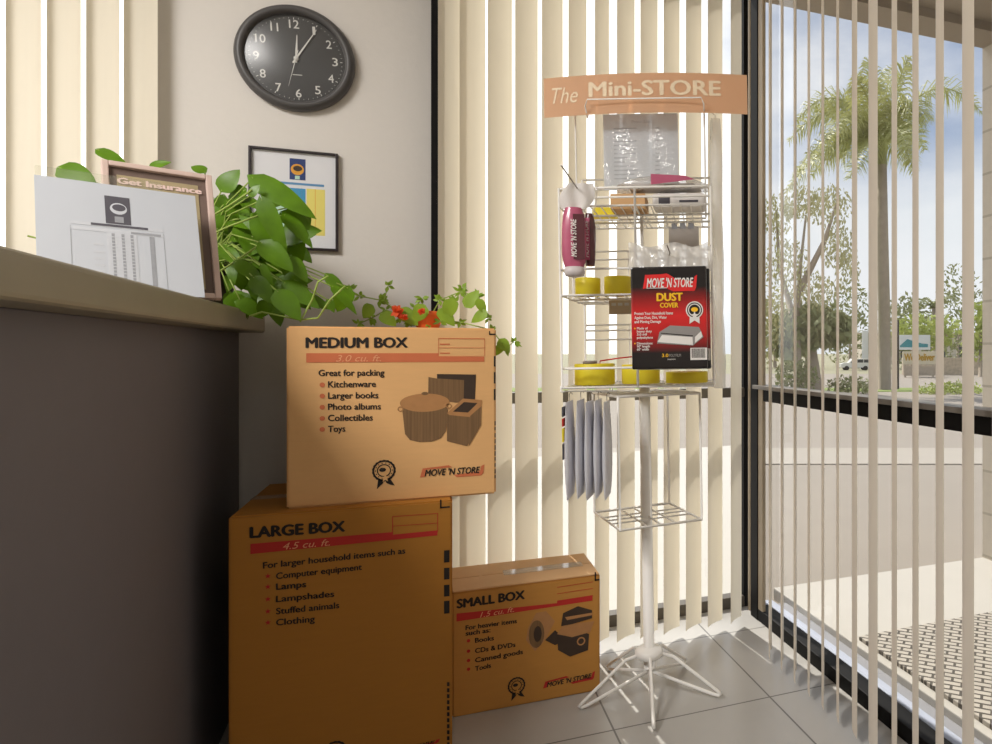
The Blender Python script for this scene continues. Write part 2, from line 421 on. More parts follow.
band('concrete_gutter', 6.2, 7.2, -0.05, -0.05, mat('gutter_concrete', rgb(166, 158, 148), .85, .05, 5))
band('verge', 17.0, 20.5, -0.05, -0.15, M_grass)
band('hillside', 20.5, 50, -0.15, -2.2, M_grass)
band('street', 50, 92, -2.2, -2.2, M_asph)
band('far_ground', 92, 420, -2.2, -1.5, mat('far_earth', rgb(150, 146, 120), .9, .2, .2))
b = MB(); b.box(1.31, 3.4, -3.0, 2.55, -0.08, -0.012, .004); b.prism([(-5.0, 2.46), (1.20, 2.46), (3.18, 6.5), (-5.0, 6.5)], -.012, -.08, M=Matrix(((1, 0, 0, 0), (0, 0, 1, 0), (0, 1, 0, 0), (0, 0, 0, 1)))); struct(b.build('walkway', M_conc))  # wedge beyond the back window added pale, for glare in the blind gaps
b = MB(); b.box(XR + .05, 1.31, -3.0, 2.44, -0.10, -0.035, .004); struct(b.build('threshold', mat('shade_grey_threshold', rgb(150, 150, 155), .8, .08, 8)))  # grey strip, the shade beside the glass wall put into its colour
b = MB(); b.box(1.20, 1.235, -3.0, 2.42, -0.035, -0.006, .004); struct(b.build('threshold_kerb', mat('sky_tinted_kerb', rgb(178, 184, 200), .6, .05, 8)))  # raised strip for the blue skylit line, its tint put into the colour
M_soff = mat('taupe_soffit', rgb(150, 138, 122), 0.85, 0.06, 8)
b = MB(); b.box(XR + .10, 4.2, -3.0, 2.55, 2.44, 2.70); b.box(XR + .10, 4.2, 2.40, 2.55, 2.40, 2.44); struct(b.build('porch_roof', M_soff))
b = MB(); b.box(-3.6, -0.30, YB + .12, YB + 1.15, 2.62, 2.78); struct(b.build('added_sunshade', M_soff))  # unseen overhang added to keep sun off the left blind
def block_mat():
    m = mat('block_wall', rgb(206, 196, 180), .85, .06, 40, .08)
    t = m.node_tree; bs = t.nodes['Principled BSDF']; src = bs.inputs['Base Color'].links[0].from_socket
    c = t.nodes.new('ShaderNodeTexCoord'); sp = t.nodes.new('ShaderNodeSeparateXYZ'); ad = t.nodes.new('ShaderNodeMath'); cb = t.nodes.new('ShaderNodeCombineXYZ')
    t.links.new(c.outputs['Object'], sp.inputs[0]); t.links.new(sp.outputs['X'], ad.inputs[0]); t.links.new(sp.outputs['Y'], ad.inputs[1])
    t.links.new(ad.outputs[0], cb.inputs['X']); t.links.new(sp.outputs['Z'], cb.inputs['Y'])
    br = t.nodes.new('ShaderNodeTexBrick'); br.inputs['Scale'].default_value = 1; br.inputs['Brick Width'].default_value = .4; br.inputs['Row Height'].default_value = .2
    br.inputs['Mortar Size'].default_value = .006; br.inputs['Color1'].default_value = (1, 1, 1, 1); br.inputs['Color2'].default_value = (.95, .95, .95, 1); br.inputs['Mortar'].default_value = (.7, .69, .66, 1)
    t.links.new(cb.outputs[0], br.inputs['Vector'])
    mu = t.nodes.new('ShaderNodeMixRGB'); mu.blend_type = 'MULTIPLY'; mu.inputs[0].default_value = 1
    t.links.new(src, mu.inputs[1]); t.links.new(br.outputs['Color'], mu.inputs[2]); t.links.new(mu.outputs[0], bs.inputs['Base Color'])
    return m
b = MB(); b.box(2.42, 2.85, 2.12, 2.55, -0.02, 2.44); struct(b.build('porch_column', block_mat()))

# door mat on the walkway
def mat_rubber():
    m = mat('rubber_mat', rgb(186, 178, 166), .7, .08, 40)
    t = m.node_tree; bs = t.nodes['Principled BSDF']; src = bs.inputs['Base Color'].links[0].from_socket
    c = t.nodes.new('ShaderNodeTexCoord'); mp_ = t.nodes.new('ShaderNodeMapping'); mp_.inputs['Rotation'].default_value = (0, 0, .785); t.links.new(c.outputs['Object'], mp_.inputs[0])
    ck = t.nodes.new('ShaderNodeTexBrick'); ck.inputs['Scale'].default_value = 1; ck.inputs['Brick Width'].default_value = .055; ck.inputs['Row Height'].default_value = .026
    ck.inputs['Mortar Size'].default_value = .0042; ck.inputs['Color1'].default_value = (1, 1, 1, 1); ck.inputs['Color2'].default_value = (.9, .9, .9, 1); ck.inputs['Mortar'].default_value = (.13, .12, .11, 1)
    t.links.new(mp_.outputs[0], ck.inputs['Vector'])
    mu = t.nodes.new('ShaderNodeMixRGB'); mu.blend_type = 'MULTIPLY'; mu.inputs[0].default_value = 1
    t.links.new(src, mu.inputs[1]); t.links.new(ck.outputs['Color'], mu.inputs[2]); t.links.new(mu.outputs[0], bs.inputs['Base Color'])
    return m
b = MB(); b.box(1.34, 2.35, 0.7, 1.98, -0.012, 0.002, .003)
tag(b.build('door_mat', mat_rubber()), 'grey perforated rubber mat on the pale walkway outside the glass', 'mat')

# leaf clouds and trees
def leaf_cloud(mb, c, r, n, size, mi=0, droop=0.0, rnd=random):
    for _ in range(n):
        while True:
            p = Vector((rnd.uniform(-1, 1), rnd.uniform(-1, 1), rnd.uniform(-1, 1)))
            if .15 < p.length < 1: break
        p = Vector((p.x * r[0], p.y * r[1], p.z * r[2])) + Vector(c)
        a = Vector((rnd.gauss(0, 1), rnd.gauss(0, 1), rnd.gauss(0, 1) - droop * 2)).normalized()
        bb = a.orthogonal().normalized(); bb.rotate(Matrix.Rotation(rnd.uniform(0, 6.28), 3, a)); L = size * rnd.uniform(.6, 1.3); wd = L * .22
        mb.face([p, p + a * L * .5 + bb * wd, p + a * L, p + a * L * .5 - bb * wd], mi)
M_bark = mat('grey_bark', rgb(164, 150, 134), .9, .2, 6, .2)
M_palmleaf = mat('palm_frond', rgb(184, 184, 122), .5, .3, 2, translucent=.25)
M_oliv = mat('olive_foliage', rgb(184, 180, 136), .7, .3, 2, translucent=.15)
M_dkgreen = mat('dark_foliage', rgb(144, 148, 104), .7, .35, 2, translucent=.12)
M_brgreen = mat('bright_foliage', rgb(168, 178, 98), .7, .3, 2, translucent=.2)

# queen palm
DP = 18.6
base = W(884, 388, DP); base.z = -0.10
t = thing('palm_tree', 'tall palm with arching feathery fronds standing beyond the parking lot', 'tree', base)
top = W(882, 165, DP) - base
b = MB(); b.tube([Vector((0, 0, -.05)), top * .3 + Vector((.03, 0, 0)), top * .7, top], [.19, .165, .15, .13], 12); b.build('trunk', M_bark, t)
b = MB(); b.tube([top, top + Vector((0, 0, .5)), top + Vector((0, 0, 1.1))], [.14, .11, .05], 10); b.build('crownshaft', mat('crownshaft_green', rgb(150, 150, 96), .6, .15, 4), t)
def frond(tip_uv, rise, d_off, seed):
    rnd = random.Random(seed)
    p0 = top + Vector((0, 0, .55)); p2 = W(tip_uv[0], tip_uv[1], DP + d_off) - base
    mid = (p0 + p2) / 2 + Vector((0, 0, rise))
    b = MB(); pts = []; n = 22
    for k in range(n + 1):
        s = k / n; pts.append(p0 * (1 - s) ** 2 + mid * 2 * s * (1 - s) + p2 * s * s)
    b.tube(pts, [.03 * (1 - .8 * k / n) + .004 for k in range(n + 1)], 5)
    for k in range(2, n + 1):
        tg = (pts[k] - pts[k - 1]).normalized(); sd_ = tg.cross(Vector((0, 0, 1)))
        sd_ = sd_.normalized() if sd_.length > .1 else Vector((1, 0, 0))
        up = sd_.cross(tg)
        s = k / n; L = .72 * math.sin(PI * min(1, .25 + .7 * s)) + .1
        for sg in (-1, 1):
            for rep in range(5):
                d = (sd_ * sg * rnd.uniform(.5, 1) + tg * rnd.uniform(.3, .7) + up * rnd.uniform(-.7, .6)).normalized()
                p = pts[k] - tg * rnd.uniform(0, 1) * (pts[k] - pts[k - 1]).length
                m_ = p + d * L * .55; e_ = p + d * L * .9 + Vector((0, 0, -L * rnd.uniform(.15, .5)))
                wv = tg * .013
                b.face([p - wv, m_ - wv * 1.2, m_ + wv * 1.2, p + wv]); b.face([m_ - wv * 1.2, e_, m_ + wv * 1.2])
    b.build('frond', M_palmleaf, t)
fr = [((788, 142), 1.7, .8), ((787, 190), 1.2, -.6), ((796, 122), 1.9, 1.2), ((792, 178), 1.4, .4), ((868, 60), .35, .5), ((908, 58), .4, -.4), ((890, 68), .5, 1.2), ((984, 116), 2.2, .3),
      ((930, 120), 1.3, -1.6), ((914, 172), 1.0, .8), ((826, 112), 1.5, 1.6), ((812, 176), 1.2, 1.0), ((850, 178), .9, -1.7), ((908, 150), 1.0, -2.0), ((856, 78), .5, -1.2), ((822, 146), 1.5, -1.9), ((924, 150), 1.4, 1.6)]
for i, (uv, ri, do) in enumerate(fr): frond(uv, ri, do, 30 + i)

def tree(name, label, base, trunk_pts, r0, clouds, m, leaf, droop=0.0, group=None, seed=1):
    rnd = random.Random(seed)
    t = thing(name, label, 'tree' if 'tree' in name else 'shrub', base, group=group)
    if trunk_pts:
        b = MB()
        for pl in trunk_pts:
            n = len(pl); b.tube(pl, [r0 * (1 - .75 * i / (n - 1)) for i in range(n)], 7)
        b.build('trunk', M_bark, t)
    b = MB()
    for c, r, n in clouds: leaf_cloud(b, c, r, n, leaf, 0, droop, rnd)
    b.build('foliage', m, t)
    return t
# eucalyptus, 15 m away
d = 16.0; bp_ = W(800, 392, d); bp_.z = -.06
def rel(u, v, dd=0, d0=16.0, bb=None): return W(u, v, d0 + dd) - (bb if bb is not None else bp_)
tr = [[Vector((0, 0, -.05)), rel(797, 330), rel(800, 270), rel(806, 215)], [rel(797, 330), rel(780, 270, .5), rel(776, 210, .6)], [rel(800, 290), rel(825, 240, -.5), rel(836, 205, -.6)]]
cl = [(rel(776, 215, .5), (.42, .5, .55), 230), (rel(800, 200), (.5, .5, .45), 210), (rel(830, 205, -.5), (.5, .5, .5), 220), (rel(838, 245, -.5), (.36, .5, .5), 200), (rel(786, 262), (.5, .6, .6), 230),
      (rel(812, 290), (.6, .6, .5), 230), (rel(848, 270), (.25, .4, .5), 110), (rel(770, 320), (.45, .5, .6), 200)]
tree('eucalyptus_tree', 'thin drooping tree with sparse olive leaves left of the palm', bp_, tr, .09, [(c, r, int(n * 2.2)) for c, r, n in cl], M_oliv, .105, 1.2, seed=3)
d = 16.5; bq = W(812, 392, d); bq.z = -.06
def rl(u, v, dd=0): return W(u, v, 16.5 + dd) - bq
tree('sago_tree', 'low bushy dark tree with a stout trunk under the drooping tree', bq, [[Vector((0, 0, -.05)), rl(812, 365), rl(812, 340)]], .3,
     [(rl(812, 322), (.95, .9, .5), 1300), (rl(790, 335), (.5, .7, .5), 500), (rl(832, 328), (.45, .7, .35), 400)], M_dkgreen, .26, .8, seed=4)
bs_ = W(796, 392, 15.6); bs_.z = -.06
tree('rounded_shrub', 'dark clipped shrub at the foot of the bushy tree', bs_, None, 0, [(W(796, 378, 15.6) - bs_, (.5, .5, .42), 700)], M_dkgreen, .12, seed=5)
for i, (u, v, rx, n, lab) in enumerate(((850, 385, .62, 700, 'low mound of green ground cover left of the palm trunk'), (950, 391, .95, 900, 'bright green low hedge right of the palm trunk'))):
    bb = W(u, 396, 16.4); bb.z = -.06
    tree('low_hedge', lab, bb, None, 0, [(W(u, v, 16.4) - bb, (rx, .5, .22), n)], (M_dkgreen, M_brgreen)[i], .1, seed=8 + i)
# across the street
ft = [(850, 325, 124, (6, 5, 8), 900, M_dkgreen, 'hazy tall dark tree across the street left of the palm trunk'), (908, 330, 113, (4, 5, 6), 900, M_dkgreen, 'dark tree across the street behind the shop sign'),
      (925, 332, 94, (4.6, 4, 2.4), 700, M_brgreen, 'bright green tree across the street above the shop sign'), (958, 318, 136, (6, 5, 11), 1000, M_dkgreen, 'tall dark tree across the street at the far right'),
      (981, 328, 82, (2.0, 3.0, 3.6), 500, M_brgreen, 'bright green tree across the street beside the block column'), (775, 330, 120, (7, 5, 8), 900, M_oliv, 'hazy olive tree across the street beside the window post')]
for i, (u, v, dd, r, n, m, lab) in enumerate(ft):
    bb = W(u, 370, dd); bb.z = -2.2; cz = W(u, v, dd) - bb
    tree('roadside_tree', lab, bb, [[Vector((0, 0, -.1)), Vector((0, 0, cz.z))]], .35, [(cz, r, n)], m, 1.0, seed=20 + i, group=None)
bb = W(934, 372, 103); bb.z = -2.2
t = thing('fan_palm_tree', 'small distant palm across the street above the shop sign', 'tree', bb)
b = MB(); hz = (W(934, 308, 103) - bb).z; b.tube([(0, 0, -.1), (0, 0, hz)], .3, 8); b.build('trunk', M_bark, t)
b = MB()
for k in range(13):
    a = k * 2.4; el = .7 - .1 * (k % 5)
    p0 = Vector((0, 0, hz)); tip = p0 + Vector((math.cos(a) * 4.2, math.sin(a) * 4.2, 3.6 * el - .6)); mid = (p0 + tip) / 2 + Vector((0, 0, 1.4))
    for s in range(8):
        s0, s1 = s / 8, (s + 1) / 8; f = lambda q: p0 * (1 - q) ** 2 + mid * 2 * q * (1 - q) + tip * q * q
        sdv = Vector((-math.sin(a), math.cos(a), 0)) * .45 * (1 - s / 9)
        b.face([f(s0) - sdv, f(s1) - sdv - Vector((0, 0, .3)), f(s1), f(s0)]); b.face([f(s0), f(s1), f(s1) + sdv - Vector((0, 0, .3)), f(s0) + sdv])
b.build('crown', M_dkgreen, t)

# white SUV parked across the street
p = W(855, 370, 108); p.z = -2.2
t = thing('suv', 'white sport utility car parked on the street beyond the palm', 'car', p, (0, 0, -ALPHA))
M_carw = mat('white_car_paint', rgb(228, 226, 222), .3, .02, 1); M_cargl = mat('dark_car_glass', rgb(70, 74, 78), .15, .1, 1); M_tyre = mat('tyre_rubber', rgb(45, 43, 42), .8, .1, 3)
b = MB(); b.prism([(-x_, z_) for x_, z_ in ((-2.3, .45), (2.3, .45), (2.35, 1.0), (1.9, 1.15), (1.1, 1.2), (.55, 1.8), (-1.9, 1.84), (-2.25, 1.2), (-2.35, .9))], -.9, .9); b.build('body', M_carw, t)
b = MB()
for x0, x1, a0, a1 in ((-2.0, -1.2, -1.85, -1.2), (-1.1, -.2, -1.1, -.2), (-.1, .85, -.1, .45)): b.face([(-x0, -.91, 1.22), (-x1, -.91, 1.22), (-a1, -.91, 1.7), (-a0, -.91, 1.7)])
b.build('side_glass', M_cargl, t)
for x in (-1.45, 1.45):
    for y in (-.82, .82):
        b = MB(); b.lathe([(0, -.12), (.33, -.12), (.36, -.08), (.36, .08), (.33, .12), (0, .12)], 18, M=Matrix.Translation((x, y, .36)) @ Matrix.Rotation(PI / 2, 4, 'X')); b.build('wheel', M_tyre, t)

p = W(865, 371, 116); p.z = -2.2
b = MB(); b.box(-.5, .5, -.2, .2, 0, 6.4, .05); b.box(-.75, .75, -.3, .3, -.1, .4, .03); tag(b.build('upright_sign', mat('white_upright', rgb(226, 226, 226), .6, .04, 1), loc=p, rot=(0, 0, -ALPHA)), 'tall narrow white upright sign behind the sport utility car', 'sign')

# roadside signs
p = W(919, 371, 80); p.z = -2.2; k_ = 80 / F_PX
t = thing('shop_sign', 'cream roadside board with yellow hand lettering across the street', 'sign', p, (0, 0, -ALPHA))
hh = (371 - 333) * k_
b = MB(); b.box(-1.9, 1.95, -.1, .1, 1.5, 3.0, .03); b.build('board', mat('sign_board', rgb(206, 196, 170), .7, .15, 2), t)
b = MB(); put_text(b, 'We Deliver', -1.75, 1.95, 1.8, .8, -.115, 0, .05); b.build('lettering', mat('yellow_lettering', rgb(176, 136, 24), .6, .1, 2), t)
b = MB(); b.box(-1.7, -1.5, -.08, .08, -.05, 1.5); b.box(1.5, 1.7, -.08, .08, -.05, 1.5); b.box(-1.8, 1.8, -.09, .09, .2, 1.3); b.build('sign_support', mat('sign_support', rgb(178, 164, 146), .8, .2, 3), t)
p2 = W(912, 371, 84); p2.z = -2.2
t = thing('pylon_sign', 'white roadside sign with a teal wave above the cream board', 'sign', p2, (0, 0, -ALPHA))
b = MB(); b.box(-1.6, 2.2, -.12, .12, 3.2, 5.0, .03); b.build('panel', mat('sign_white', rgb(214, 218, 218), .6, .04, 2), t)
b = MB(); poly(b, [(-1.5, 3.7), (-.6, 4.5), (.3, 4.2), (1.2, 3.95), (1.9, 3.9), (1.9, 3.5), (-1.5, 3.5)], -.135); b.build('wave_print', mat('teal_print', rgb(70, 140, 150), .6, .1, 2), t)
b = MB(); b.box(-.15, .15, -.1, .1, -.05, 3.2); b.build('post', M_bark, t)
p = W(898, 390, 19.2); p.z = -.2
b = MB(); b.tube([(0, 0, -.05), (0, 0, 1.0), (0, 0, 2.0)], .032, 8); b.build('post', mat('dark_post', rgb(70, 62, 56), .6, .1, 4), loc=p)
tag(D.objects['post.001'] if 'post.001' in D.objects else D.objects['post'], 'thin dark post standing right of the palm trunk', 'post')
# pale buildings across the street
p = W(960, 371, 156); p.z = -2.0
t = thing('building', 'low pale building behind the trees across the street', 'building', p, (0, 0, -ALPHA))
b = MB(); b.box(-22, 14, 0, 9, -.3, 6.2); b.build('walls', mat('pale_stucco', rgb(206, 196, 182), .8, .06, .3), t)
b = MB(); b.box(-22.4, 14.4, -.5, 9.4, 6.2, 6.9); b.build('roof', mat('roof_brown', rgb(150, 128, 110), .8, .1, .3), t)
for k in range(5):
    b = MB(); b.box(-20 + k * 6.6, -16.5 + k * 6.6, -.04, .02, 1.2, 4.2); b.build('window', M_cargl, t)
p = W(950, 371, 88); p.z = -2.2
b = MB(); b.box(-6, 9, 0, .5, -.1, 2.2, .05); tag(b.build('stone_wall', mat('rubble_stone', rgb(196, 180, 160), .9, .45, 2.5, .3), loc=p, rot=(0, 0, -ALPHA)), 'low rubble stone wall behind the roadside board', 'wall')

# ------------------------------------------------------------------ reception counter
TH = 0.040
t = thing('reception_counter', 'grey reception counter with a pale rounded top along the left', 'counter', (-0.433, 2.282, 0), (0, 0, TH))
HC = 1.07
b = MB(); b.box(-0.52, 0.0, -2.2, 0.0, HC - .052, HC, .008, seg=3); b.build('countertop', mat('taupe_laminate', rgb(150, 140, 118), .45, .10, 12, .01), t)
b = MB(); b.box(-0.12, -0.06, -2.2, -0.012, 0, HC - .052, .002); b.box(-.47, -.12, -.05, -.02, 0, HC - .052); b.build('front_panel', mat('grey_panel', rgb(110, 106, 110), .6, .04, 25, .01), t)

# ------------------------------------------------------------------ cardboard boxes
t_body = {}
def carton(name, label, x0, x1, y0, dep, z0, h, km, rotz=0.0):
    t = thing(name, label, 'box', ((x0 + x1) / 2, y0, z0), (0, 0, rotz))
    wv = (x1 - x0) / 2
    b = MB(); n = 8; bm_ = bmesh.new(); bmesh.ops.create_cube(bm_, size=1)
    for v in bm_.verts: v.co = Vector((v.co.x * 2 * wv, (v.co.y + .5) * dep, (v.co.z + .5) * h))
    bmesh.ops.bevel(bm_, geom=bm_.edges[:], offset=.004, segments=2, affect='EDGES')
    b.merge(bm_); t_body[t.name] = b.build('body', km, t)
    return t
def emblem(b, cx, cz, r, y, mi=0):
    ring(b, cx, cz, r * .84, r, y, mi, 36, .05); ring(b, cx, cz, r * .52, r * .62, y, mi, 30)
    for k in range(14):
        a = 2 * PI * k / 14; poly(b, ellipse(cx + r * .73 * math.cos(a), cz + r * .73 * math.sin(a), r * .06, r * .06, 6), y, mi)
    poly(b, ellipse(cx - r * .12, cz + r * .08, r * .30, r * .2, 14), y, mi)
    poly(b, [(cx - r * .5, cz - r * .8), (cx - r * .62, cz - r * 1.75), (cx - r * .32, cz - r * 1.45), (cx - r * .05, cz - r * 1.2), (cx - r * .1, cz - r * .9)], y, mi)
    poly(b, [(cx + r * .15, cz - r * .9), (cx + r * .2, cz - r * 1.2), (cx + r * .55, cz - r * 1.4), (cx + r * .95, cz - r * 1.5), (cx + r * .5, cz - r * .75)], y, mi)
    poly(b, star(cx + r * .12, cz - r * .72, r * .42), y - .0004, 1)
def logo(bk, bt, x0, x1, z0, z1, y):
    """two offset brackets (bk) and slanted heavy lettering (bt) between x0..x1, z0..z1"""
    w_, h_ = x1 - x0, z1 - z0
    def P(a, c): return (x0 + a * w_, z0 + c * h_)
    poly(bk, [P(0, .16), P(.04, .86), P(.44, 1.0), P(.49, .82), P(.10, .74), P(.07, .20)], y)
    poly(bk, [P(.52, .20), P(.93, .36), P(.95, .80), P(1.0, .90), P(.98, .20), P(.95, .02), P(.56, .0)], y)
    put_text(bt, "MOVE 'N STORE", x0 + .07 * w_, z0 + .24 * h_, x0 + .93 * w_, h_ * .5, y - .0005, 0, .03, .22)
class Face:
    """pixel helper for the front face of a box standing at y0"""
    def __init__(s, t, y0): s.t = t; s.y0 = y0; s.Mi = (Matrix.Translation(t.location) @ Euler(t.rotation_euler).to_matrix().to_4x4()).inverted()
    def __call__(s, u, v):
        p = s.Mi @ onY(u, v, s.y0); return p.x, p.z
    def text(s, b, txt, u0, v, u1, vcap, y=-.0009, mi=0, bold=.02, shear=0, v1=None, spacing=1.0):
        x0, z0 = s(u0, v); x1, z1 = s(u1, v if v1 is None else v1); c = s(u0, v - vcap)[1] - z0
        put_text(b, txt, x0, z0, x1, c, y, mi, bold, shear, (z1 - z0) / (x1 - x0) if v1 is not None else 0, spacing=spacing)

HL = 0.612; HM = 0.412
YL, YM, YSM = 1.762, 1.80, 1.945
big = carton('cardboard_box', 'large kraft moving box with shade in its colour, lower box of the stack beside the counter', -0.402, 0.047, YL, 0.395, 0.0, HL, M_kraft_dk)
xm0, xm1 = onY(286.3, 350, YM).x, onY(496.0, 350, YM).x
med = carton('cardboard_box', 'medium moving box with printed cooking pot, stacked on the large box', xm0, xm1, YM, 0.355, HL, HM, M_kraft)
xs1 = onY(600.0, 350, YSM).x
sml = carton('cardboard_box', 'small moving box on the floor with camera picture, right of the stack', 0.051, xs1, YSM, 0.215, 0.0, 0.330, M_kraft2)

# medium box prints
Fm = Face(med, YM)
ink = MB(); org = MB(); pal = MB(); ttl = MB(); emb = MB(); bod = t_body[med.name]
Fm.text(ttl, 'MEDIUM BOX', 305.5, 347.8, 408, 10.2, bold=.05, v1=347.3)
for s_, v0, u1 in (('Great for packing', 376, 384.5), ('Kitchenware', 387.4, 376), ('Larger books', 398.6, 378.5), ('Photo albums', 409.8, 381), ('Collectibles', 421, 373), ('Toys', 432, 345.5)):
    g = s_.startswith('Great'); ln = MB(); Fm.text(ln, s_, 318.5 if g else 328, v0, u1, 6.2, bold=.028, v1=v0 - .6 if not g else v0 - .5); ln.build('printed_line', M_ink, bod)
    if not g:
        x, z = Fm(322.3, v0 - 2.6); poly(org, ellipse(x, z, .0055, .0055, 14), -.0009)
x0, z0 = Fm(306.3, 362.5); x1, z1 = Fm(484.5, 353)
poly(org, [Fm(306.3, 362.6), Fm(484.3, 361.7), Fm(484.3, 356.6), Fm(438.3, 356.4), Fm(438.3, 353.2), Fm(306.3, 353.2)], -.0008)
Fm.text(pal, '3.0 cu. ft.', 336, 361.6, 381, 6.6, -.0014, 0, .0, .3)
for a, c, e_, f in ((438.3, 484.8, 338.4, 338.9), (438.3, 484.8, 356, 356.4), (438.3, 484.8, 347.6, 348), (438.3, 438.8, 338.4, 356), (484.3, 484.8, 338.6, 356)):
    xa, za = Fm(a, f); xb, zb = Fm(c, e_); rect(org, xa, xb, za, zb, -.0009)
for vv in (343.6, 352.6): xa, za = Fm(440, vv + 1.2); xb, zb = Fm(450, vv); rect(org, xa, xb, za, zb, -.0009)
# right edge marks
for v0, v1 in ((356, 366.5), (372, 383.5), (389, 400)):
    xa, za = Fm(493.8, v1); xb, zb = Fm(496.0, v0); ln = MB(); rect(ln, xa, xb - .001, za, zb, -.0009); ln.build('edge_mark', M_ink, bod)
for v0 in range(421, 480, 6):
    xa, za = Fm(494.6, v0 + random.uniform(3, 5)); xb, zb = Fm(495.6, v0); rect(ink, xa, xb, za, zb, -.0009)
for a, c, e_, f in ((489, 496, 333.6, 335), (489, 490, 331, 335)):
    xa, za = Fm(a, f); xb, zb = Fm(c, e_); rect(ink, xa, min(xb, (xm1 - xm0) / 2 - .001), za, zb, -.0009)
x, z = Fm(384, 470.5); emblem(emb, x, z, .0245, -.0009)
lb = MB(); lt = MB(); xa, za = Fm(420, 479.5); xb, zb = Fm(484.5, 463); logo(lb, lt, xa, xb, za, zb, -.0009)
ink.build('edge_marks', M_ink, bod); ttl.build('title_print', M_ink, bod); emb.build('award_emblem', [M_ink, M_kraft], bod); org.build('printed_stripe', M_orange, bod); pal.build('volume_print', M_paleink, bod)
lb.build('logo_brackets', M_orange, bod); lt.build('logo_lettering', M_ink, bod)
pic = MB()
Y = -.0008
poly(pic, [Fm(*q) for q in ((437, 374), (476, 374.5), (475, 399.5), (437, 399))], Y, 2)               # rear album
poly(pic, [Fm(*q) for q in ((428.5, 377), (437, 378.5), (464, 380), (463.5, 403), (428, 400))], Y - .0001, 0)   # front album
body = [(402, 406)] + [(404, 425), (405, 434), (410, 440), (420, 442), (432, 441.5), (441, 438), (446, 431), (447.5, 418), (448, 406)]
poly(pic, [Fm(*q) for q in body], Y - .0002, 0)
cx_, cz_ = Fm(425, 403.5); rx_ = Fm(449.5, 403)[0] - cx_
poly(pic, ellipse(cx_, cz_ + .002, rx_, .022, 30), Y - .0003, 1)
poly(pic, ellipse(cx_, cz_ + .024, .008, .004, 12), Y - .0004, 0)
ring(pic, Fm(400.5, 409)[0], Fm(400.5, 409)[1], .004, .0065, Y - .0003, 1, 12); ring(pic, Fm(449, 406)[0], Fm(449, 406)[1], .004, .0065, Y - .0003, 1, 12)
poly(pic, [Fm(*q) for q in ((447, 413), (468, 414), (475, 427), (473, 438), (467, 446), (447, 441))], Y - .0004, 0)     # toaster body
poly(pic, [Fm(*q) for q in ((447, 413), (463, 398.5), (482, 400), (481, 410), (470, 417), (449, 415))], Y - .0005, 1)
poly(pic, [Fm(*q) for q in ((470, 416), (481.5, 406), (481, 425), (469, 446))], Y - .00055, 0)
poly(pic, [Fm(*q) for q in ((453, 411.5), (464, 402), (477.5, 403), (468, 412.5))], Y - .0006, 2)
pic.build('printed_picture', [M_brownink, M_brownlt, M_browndk], bod)
b = MB(); b.box(-(xm1 - xm0) / 2 + .002, (xm1 - xm0) / 2 - .002, .17, .215, HM - .001, HM + .0006); b.build('packing_tape', M_tape, med)

# large box prints
Fl = Face(big, YL)
ink = MB(); org = MB(); pal = MB(); ttl = MB(); emb = MB(); bod = t_body[big.name]
Fl.text(ttl, 'LARGE BOX', 249.5, 537.8, 345.5, 10.6, bold=.055, v1=531.0)
for s_, u0, v0, u1, v1 in (('For larger household items such as', 263, 568.5, 405.5, 553.2), ('Computer equipment', 276, 579, 362, 569.6), ('Lamps', 276, 589.7, 306.5, 586.8), ('Lampshades', 276, 602, 334.5, 596.5), ('Stuffed animals', 276, 614.2, 339.5, 607.8), ('Clothing', 276, 625.4, 315, 621.5)):
    ln = MB(); Fl.text(ln, s_, u0, v0, u1, 6.2, bold=.03, v1=v1); ln.build('printed_line', M_ink, bod)
    if u0 > 270:
        x, z = Fl(268, v0 - 3); poly(org, star(x, z, .0062, 5), -.0009)
poly(org, [Fl(*q) for q in ((250.5, 554), (437.5, 535.3), (437.5, 530.2), (392.5, 534.6), (392.5, 532), (250.5, 543.8))], -.0008)
Fl.text(pal, '4.5 cu. ft.', 283, 549.5, 330, 6.6, -.0014, 0, 0, .3, v1=545.3)
for (ua, va), (ub, vb) in (((392.5, 516.3), (438, 513)), ((392.5, 525.8), (438, 522.6)), ((392.5, 534.6), (438, 531.0))):
    poly(org, [Fl(ua, va + .5), Fl(ub, vb + .5), Fl(ub, vb), Fl(ua, va)], -.0009)
poly(org, [Fl(392.3, 534.6), Fl(393, 534.6), Fl(393, 516.3), Fl(392.3, 516.3)], -.0009); poly(org, [Fl(437.4, 531), Fl(438, 531), Fl(438, 513), Fl(437.4, 513)], -.0009)
for v0, v1 in ((550, 562), (567.5, 579), (584.5, 596), (600.5, 613)): ln = MB(); poly(ln, [Fl(444, v1 + .5), Fl(449.5, v1), Fl(449.5, v0), Fl(444, v0 + .4)], -.0009); ln.build('edge_mark', M_ink, bod)
for v0 in range(682, 748, 6): poly(ink, [Fl(447, v0 + 4), Fl(449.5, v0 + 4), Fl(449.5, v0), Fl(447, v0)], -.0009)
poly(ink, [Fl(440, 508), Fl(441.5, 508), Fl(441.5, 499.5), Fl(440, 499.5)], -.0009); poly(ink, [Fl(440, 508.4), Fl(449.8, 507.6), Fl(449.8, 506), Fl(440, 506.8)], -.0009)
lb = MB(); lt = MB(); xa, za = Fl(366, 757); xb, zb = Fl(440, 738); logo(lb, lt, xa, xb, za, zb, -.0009)
x, z = Fl(335, 752); emblem(emb, x, z, .0245, -.0009)
ink.build('edge_marks', M_ink, bod); ttl.build('title_print', M_ink, bod); emb.build('award_emblem', [M_ink, M_kraft2], bod); org.build('printed_stripe', M_redink, bod); pal.build('volume_print', M_paleink, bod)
lb.build('logo_brackets', M_redink, bod); lt.build('logo_lettering', M_ink, bod)
